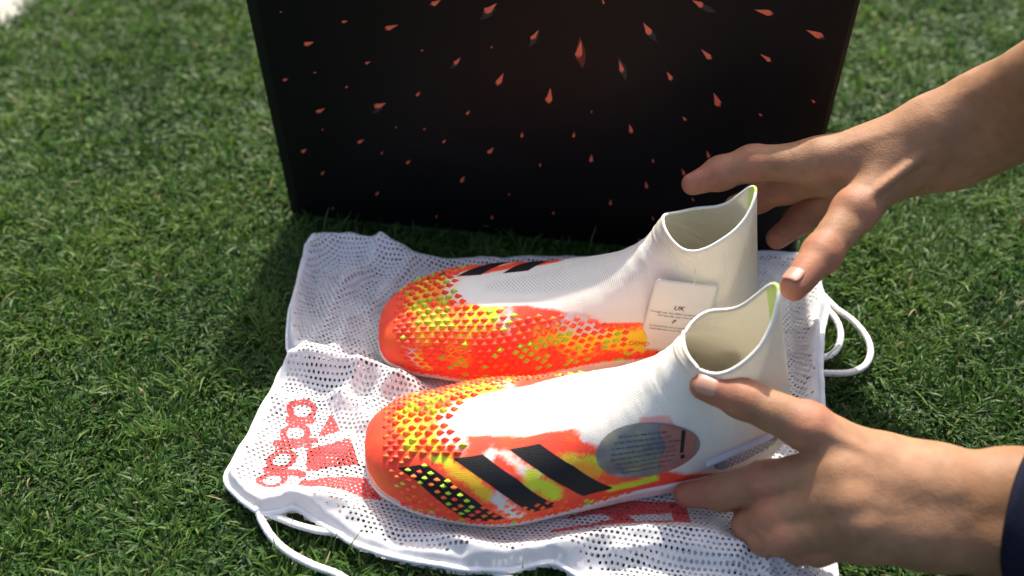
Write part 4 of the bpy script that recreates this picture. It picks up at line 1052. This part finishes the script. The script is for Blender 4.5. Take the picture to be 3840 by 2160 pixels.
# ------------------------------------------------------------------ hands
def surface_nets(S, org, h):
    """naive surface nets of the zero set of S (negative inside)"""
    nx, ny, nz = S.shape
    ins = S < 0
    cells = np.zeros((nx-1, ny-1, nz-1), np.uint8)
    cs = [(a, b, c) for a in (0, 1) for b in (0, 1) for c in (0, 1)]
    for a, b, c in cs: cells += ins[a:nx-1+a, b:ny-1+b, c:nz-1+c]
    act = (cells > 0) & (cells < 8); idx = np.full(act.shape, -1, np.int64); I = np.argwhere(act); idx[act] = np.arange(len(I))
    acc = np.zeros((len(I), 3)); cnt = np.zeros(len(I))
    for p in cs:
        for ax in range(3):
            if p[ax] == 1: continue
            q = list(p); q[ax] = 1
            s0 = S[I[:, 0]+p[0], I[:, 1]+p[1], I[:, 2]+p[2]]; s1 = S[I[:, 0]+q[0], I[:, 1]+q[1], I[:, 2]+q[2]]
            m = (s0 < 0) != (s1 < 0); tt = np.where(m, s0/(s0-s1+1e-30), 0)
            pt = np.repeat(np.array(p, float)[None], len(I), 0); pt[:, ax] += tt
            acc[m] += pt[m]; cnt[m] += 1
    V = (I+acc/cnt[:, None])*h+org
    F = []
    for ax in range(3):
        o1, o2 = [(1, 2), (2, 0), (0, 1)][ax]
        sl0 = [slice(None)]*3; sl1 = [slice(None)]*3; sl0[ax] = slice(0, -1); sl1[ax] = slice(1, None)
        ch = ins[tuple(sl0)] != ins[tuple(sl1)]; K = np.argwhere(ch); ok = (K[:, o1] > 0) & (K[:, o2] > 0) & (K[:, o1] < S.shape[o1]-1) & (K[:, o2] < S.shape[o2]-1); K = K[ok]
        def cell(d1, d2):
            k = K.copy(); k[:, o1] -= d1; k[:, o2] -= d2; return idx[k[:, 0], k[:, 1], k[:, 2]]
        q = np.stack([cell(1, 1), cell(0, 1), cell(0, 0), cell(1, 0)], -1)
        fl = ins[K[:, 0], K[:, 1], K[:, 2]]
        q = np.where(fl[:, None], q, q[:, ::-1]); F.append(q[(q >= 0).all(1)])
    return V, np.vstack(F)

def cone(P, a, ra, b, rb):
    a = np.asarray(a); b = np.asarray(b); d = b-a; hh = np.clip(((P-a)@d)/(d@d), 0, 1)
    return np.linalg.norm(P-a-hh[..., None]*d, axis=-1)-(ra+(rb-ra)*hh)

def smin(a, b, k):
    h = np.clip(0.5+0.5*(b-a)/k, 0, 1); return b+(a-b)*h-k*h*(1-h)

def build_hand(name, parent, chains, palm, tips, h=0.0012, creases=(), tendons=(), knuckles=(), arm=None):
    """chains: finger joints [(xyz, r), ...]; palm: cones (a, ra, b, rb)"""
    allp = np.array([p for ch in chains for p, r in ch]+[p for c in palm for p in (c[0], c[2])])
    allr = max([r for ch in chains for p, r in ch]+[max(c[1], c[3]) for c in palm])
    lo = allp.min(0)-allr-0.006; hi = allp.max(0)+allr+0.006
    n = np.ceil((hi-lo)/h).astype(int)+1
    def field(G, fine=True):
        D = None
        for a, ra, b, rb in palm:
            d = cone(G, a, ra, b, rb); D = d if D is None else smin(D, d, 0.016)
        fingers = None
        for ch in chains:
            f = None
            for (a, ra), (b, rb) in zip(ch[:-1], ch[1:]):
                d = cone(G, a, ra, b, rb); f = d if f is None else smin(f, d, 0.005)
            for (a, ra) in ch[1:-1]:                       # knuckle swellings
                f = smin(f, np.linalg.norm(G-np.asarray(a), axis=-1)-ra*1.04, 0.004)
            fingers = f if fingers is None else smin(fingers, f, 0.0022)
        D = smin(D, fingers, 0.009)
        for a, ra, b, rb in tendons: D = smin(D, cone(G, a, ra, b, rb), 0.0035)
        for p, r in knuckles: D = smin(D, np.linalg.norm(G-p, axis=-1)-r, 0.006)
        if fine:
            D = D+0.0004*vnoise(G*95, 3)+0.0008*vnoise(G*38, 4)
            for p, dr, wid in creases:
                d = (G-np.asarray(p))@np.asarray(dr); near_ = np.linalg.norm(G-np.asarray(p), axis=-1)
                D = D+0.0009*np.exp(-(d/0.0008)**2)*np.exp(-(near_/wid)**2)
        return D
    q = 4; nc = (n+q-1)//q
    Gc = np.stack(np.meshgrid(*[lo[k]+(np.arange(nc[k])*q+(q-1)/2)*h for k in range(3)], indexing='ij'), -1)
    Dc = field(Gc, False)
    D = np.repeat(np.repeat(np.repeat(Dc, q, 0), q, 1), q, 2)
    I = np.argwhere(np.abs(D) < q*h*1.4+0.002)
    D[I[:, 0], I[:, 1], I[:, 2]] = field(lo+I*h)
    V, F = surface_nets(D, lo, h)
    # relax slightly
    for _ in range(3):
        acc = np.zeros_like(V); cnt = np.zeros(len(V))
        for k in range(4):
            np.add.at(acc, F[:, k], V[F[:, (k+1) % 4]]+V[F[:, k-1]]); np.add.at(cnt, F[:, k], 2)
        V = V*0.45+0.55*acc/np.maximum(cnt, 1)[:, None]
    tan = np.array([0.335, 0.178, 0.098]); pink = np.array([0.385, 0.150, 0.097]); brown = np.array([0.24, 0.120, 0.057])
    d = np.min([np.linalg.norm(V-np.asarray(p), axis=1) for p in tips], axis=0)
    w = (1-sstep(0.010, 0.050, d))[:, None]*0.85
    jd = np.min([np.linalg.norm(V-p, axis=1)-r for ch in chains for p, r in ch[1:3]], axis=0)
    w = np.maximum(w, (1-sstep(0.001, 0.006, jd))[:, None]*0.6)
    c = tan+(pink-tan)*w; k = sstep(-0.2, 0.5, fbm(V*40, 6, 4))[:, None]*0.35
    if arm is not None: k = np.maximum(k, sstep(-0.02, 0.07, (V-arm[0])@arm[1])[:, None]*0.8)
    c = c+(brown-c)*k
    c = c*(1+0.16*fbm(V*170, 8, 3)[:, None])
    return mk(name, V, [F], MAT['skin'], parent, colors=c)

def nail(parent, base, tip, up, w, length, r):
    """curved plate on the back of a finger end"""
    base, tip, up = np.asarray(base), np.asarray(tip), np.asarray(up, float)
    ax = tip-base; ax /= np.linalg.norm(ax); up = up-(up@ax)*ax; up /= np.linalg.norm(up); sd = np.cross(ax, up)
    pts_, nu, nv = [], 11, 9
    for v in np.linspace(0, 1, nv):
        ww = w*(1-0.35*max(0, (abs(v-0.5)*2)**4))
        for u in np.linspace(-1, 1, nu):
            a = u*ww/r; pts_.append(tip+ax*((v-0.72)*length)+sd*math.sin(a)*r+up*(math.cos(a)*r+0.0006-0.0014*max(0, v-0.75)*4*0.4-0.0010*(1 if v == 0 else 0)))
    o = mk('fingernail', np.array(pts_), [grid_faces(nv, nu)], MAT['nail'], parent)
    md = o.modifiers.new('thick', 'SOLIDIFY'); md.thickness = 0.0006; md.offset = -1
    return o

def make_person():
    root = empty('person', (0.30, 0.36, 0.0))
    tag(root, 'bare hands and forearms of a person in a navy sleeve reaching for the boots', 'person')
    def J(pts_, rad): return list(zip([np.array(p) for p in pts_], rad))
    # --- near hand: thumb on the collar of the near boot, fingers round its heel
    th = [(0.2318, 0.3514, 0.083), (0.183, 0.3688, 0.1049), (0.1452, 0.3866, 0.1109), (0.1232, 0.3987, 0.1093)]
    ix = [(0.2014, 0.3478, 0.0865), (0.1631, 0.3573, 0.0629), (0.1386, 0.3662, 0.0385), (0.1172, 0.3737, 0.026)]
    mi = [(0.2008, 0.3315, 0.0806), (0.1645, 0.3375, 0.0531), (0.1552, 0.3456, 0.031), (0.1566, 0.3542, 0.0196)]
    ri = [(0.2048, 0.3212, 0.0724), (0.1699, 0.3249, 0.0499), (0.1621, 0.3336, 0.0327), (0.1654, 0.3416, 0.0237)]
    pk = [(0.2163, 0.317, 0.0604), (0.1898, 0.3197, 0.0442), (0.1809, 0.3263, 0.0337), (0.1813, 0.3339, 0.0271)]
    wr = [(0.2559, 0.3395, 0.0804), (0.2542, 0.3203, 0.064), (0.3069, 0.3318, 0.0839), (0.3049, 0.3105, 0.0652), (0.3474, 0.3269, 0.086), (0.3439, 0.3014, 0.0657)]
    th, ix, mi, ri, pk, wr = [np.array(q) for q in (th, ix, mi, ri, pk, wr)]
    chains = [J(th, (0.0175, 0.0145, 0.0118, 0.0088)), J(ix, (0.0155, 0.0128, 0.0112, 0.0088)), J(mi, (0.0150, 0.0118, 0.0105, 0.009)), J(ri, (0.0145, 0.0112, 0.010, 0.0085)), J(pk, (0.0135, 0.0100, 0.009, 0.008))]
    palm = [(wr[0], 0.0200, ix[0], 0.0165), (wr[0], 0.0205, th[0], 0.0185), (wr[0], 0.020, mi[0], 0.0165), (wr[1], 0.020, ri[0], 0.0155), (wr[1], 0.019, pk[0], 0.0145),
            (wr[0], 0.0215, wr[2], 0.0245), (wr[1], 0.0205, wr[3], 0.0245), (wr[2], 0.0245, wr[4], 0.028), (wr[3], 0.0245, wr[5], 0.028), (th[0], 0.0165, ix[0], 0.0130)]
    ipd = th[3]-th[2]; ipd = ipd/np.linalg.norm(ipd)
    out = np.array([0.05, -0.62, 0.78]); out /= np.linalg.norm(out)
    tend = [(wr[0]*.6+wr[1]*.4+out*0.0185, 0.0035, ix[0]+out*0.0135, 0.0035), (wr[0]*.4+wr[1]*.6+out*0.0185, 0.0035, mi[0]+out*0.0135, 0.0035), (wr[0]*.3+wr[1]*.7+out*0.0180, 0.003, ri[0]+out*0.0130, 0.003),
            (wr[0]+out*0.017-np.array([0, 0, 0.004]), 0.0035, th[1]+out*0.011, 0.003)]
    knu = [(ix[0]+out*0.0075, 0.0110), (mi[0]+out*0.0075, 0.0110), (ri[0]+out*0.007, 0.0100)]
    def jc(ch, ks=(1, 2), wid=0.011):
        res = []
        for k in ks:
            dr = ch[k+1]-ch[k-1]; dr = dr/np.linalg.norm(dr); res += [(ch[k]+dr*o, dr, wid+0.002) for o in (-0.0028, 0.0, 0.0026)]
        return res
    ax1 = wr[2]-wr[0]; ax1 = ax1/np.linalg.norm(ax1)
    a1 = build_hand('arm', root, chains, palm, [th[3], ix[3], mi[3]], tendons=tend, knuckles=knu, arm=(wr[0], ax1), creases=jc(th, (1, 2))+jc(ix)+jc(mi)+jc(ri))
    a1['label'] = 'hand gripping the heel of the near boot'
    nail(a1, th[2], th[3], np.array([-0.15, -0.45, 0.88]), 0.0078, 0.0145, 0.0092)
    # navy cuff
    c0, c1 = (wr[2]+wr[3])/2, (wr[4]+wr[5])/2; ax = (c1-c0)/np.linalg.norm(c1-c0); vv = (wr[3]-wr[2]); vv -= (vv@ax)*ax; vv /= np.linalg.norm(vv); ww = np.cross(ax, vv)
    rows, ns, na = [], 26, 48
    sg_ = 1.0 if ww@(np.array(M.translation)-c0) > 0 else -1.0
    for k, s in enumerate(np.linspace(-0.006, 0.11, ns)):
        ring = []
        for a in np.linspace(0, 2*np.pi, na, endpoint=False):
            bul = 1+0.05*math.sin(k*0.9+2*a)+0.03*math.sin(3*a+k*0.5)
            ra, rb = 0.0500*bul, 0.044*bul
            ring.append(c0+ax*(s+0.016-0.034*math.sin(a)*sg_-0.005*math.cos(a))+vv*math.cos(a)*ra+ww*math.sin(a)*rb)
        rows.append(ring)
    inner = [[p-(np.array(p)-(c0+ax*0.0))*0.0 for p in rows[0]]]
    V = np.array(rows).reshape(-1, 3)
    sl = mk('sleeve', V, [grid_faces(ns, na, wrap=True)], MAT['navy'], root)
    md = sl.modifiers.new('thick', 'SOLIDIFY'); md.thickness = 0.0025; md.offset = -1
    # --- far hand: open, index reaching over the far collar, thumb down by the near heel tab
    th = [(0.2776, 0.5508, 0.1711), (0.2428, 0.5203, 0.1557), (0.2144, 0.4892, 0.144), (0.1903, 0.4622, 0.1368)]
    ix = [(0.2293, 0.5685, 0.1637), (0.182, 0.5767, 0.1579), (0.1583, 0.5758, 0.1495), (0.1372, 0.5707, 0.144)]
    mi = [(0.2447, 0.5763, 0.15), (0.2138, 0.587, 0.1277), (0.1939, 0.5865, 0.1168), (0.1766, 0.5824, 0.1124)]
    ri = [(0.2588, 0.5802, 0.1395), (0.248, 0.5884, 0.1145), (0.2296, 0.5824, 0.0976), (0.21, 0.5679, 0.0922)]
    pk = [(0.2743, 0.58, 0.1319), (0.2729, 0.585, 0.1049), (0.2622, 0.579, 0.0896), (0.2489, 0.5681, 0.0865)]
    wr = [(0.3025, 0.5579, 0.1965), (0.3173, 0.553, 0.1793), (0.3262, 0.5532, 0.2209), (0.3389, 0.547, 0.2024), (0.3522, 0.5176, 0.2782), (0.3656, 0.5118, 0.2601)]
    th, ix, mi, ri, pk, wr = [np.array(q) for q in (th, ix, mi, ri, pk, wr)]
    chains = [J(th, (0.0185, 0.0155, 0.0132, 0.0100)), J(ix, (0.0165, 0.0130, 0.0115, 0.0090)), J(mi, (0.0160, 0.0125, 0.011, 0.009)), J(ri, (0.0155, 0.0118, 0.0108, 0.009)), J(pk, (0.0145, 0.0105, 0.0095, 0.008))]
    palm = [(wr[0], 0.0200, ix[0], 0.0165), (wr[0], 0.0200, th[0], 0.0190), (wr[0], 0.0195, mi[0], 0.0165), (wr[1], 0.0190, ri[0], 0.0155), (wr[1], 0.0190, pk[0], 0.0145),
            (wr[0], 0.0205, wr[2], 0.0225), (wr[1], 0.0195, wr[3], 0.0225), (wr[2], 0.0225, wr[4], 0.0265), (wr[3], 0.0225, wr[5], 0.0265), (th[0], 0.018, ix[0], 0.0135)]
    ipd = th[3]-th[2]; ipd = ipd/np.linalg.norm(ipd)
    out = np.array([-0.1, -0.55, 0.83]); out /= np.linalg.norm(out)
    tend = [(wr[0]+out*0.0195, 0.0035, ix[0]+out*0.0150, 0.0035), (wr[0]*.6+wr[1]*.4+out*0.019, 0.0035, th[1]+out*0.0125, 0.003), (wr[0]+out*0.019+np.array([0, 0.008, 0]), 0.003, mi[0]+out*0.0150, 0.003)]
    knu = [(ix[0]+out*0.0080, 0.0115), (mi[0]+out*0.0075, 0.0110), (th[1]+out*0.005, 0.0118)]
    ax1 = wr[2]-wr[0]; ax1 = ax1/np.linalg.norm(ax1)
    a2 = build_hand('arm', root, chains, palm, [th[3], ix[3], mi[3], ri[3]], tendons=tend, knuckles=knu, arm=(wr[0], ax1), creases=jc(th)+jc(ix)+jc(ri))
    a2['label'] = 'open hand reaching over the collars'
    nail(a2, th[2], th[3], np.array([-0.75, -0.60, 0.25]), 0.0072, 0.0125, 0.0101)
make_person()
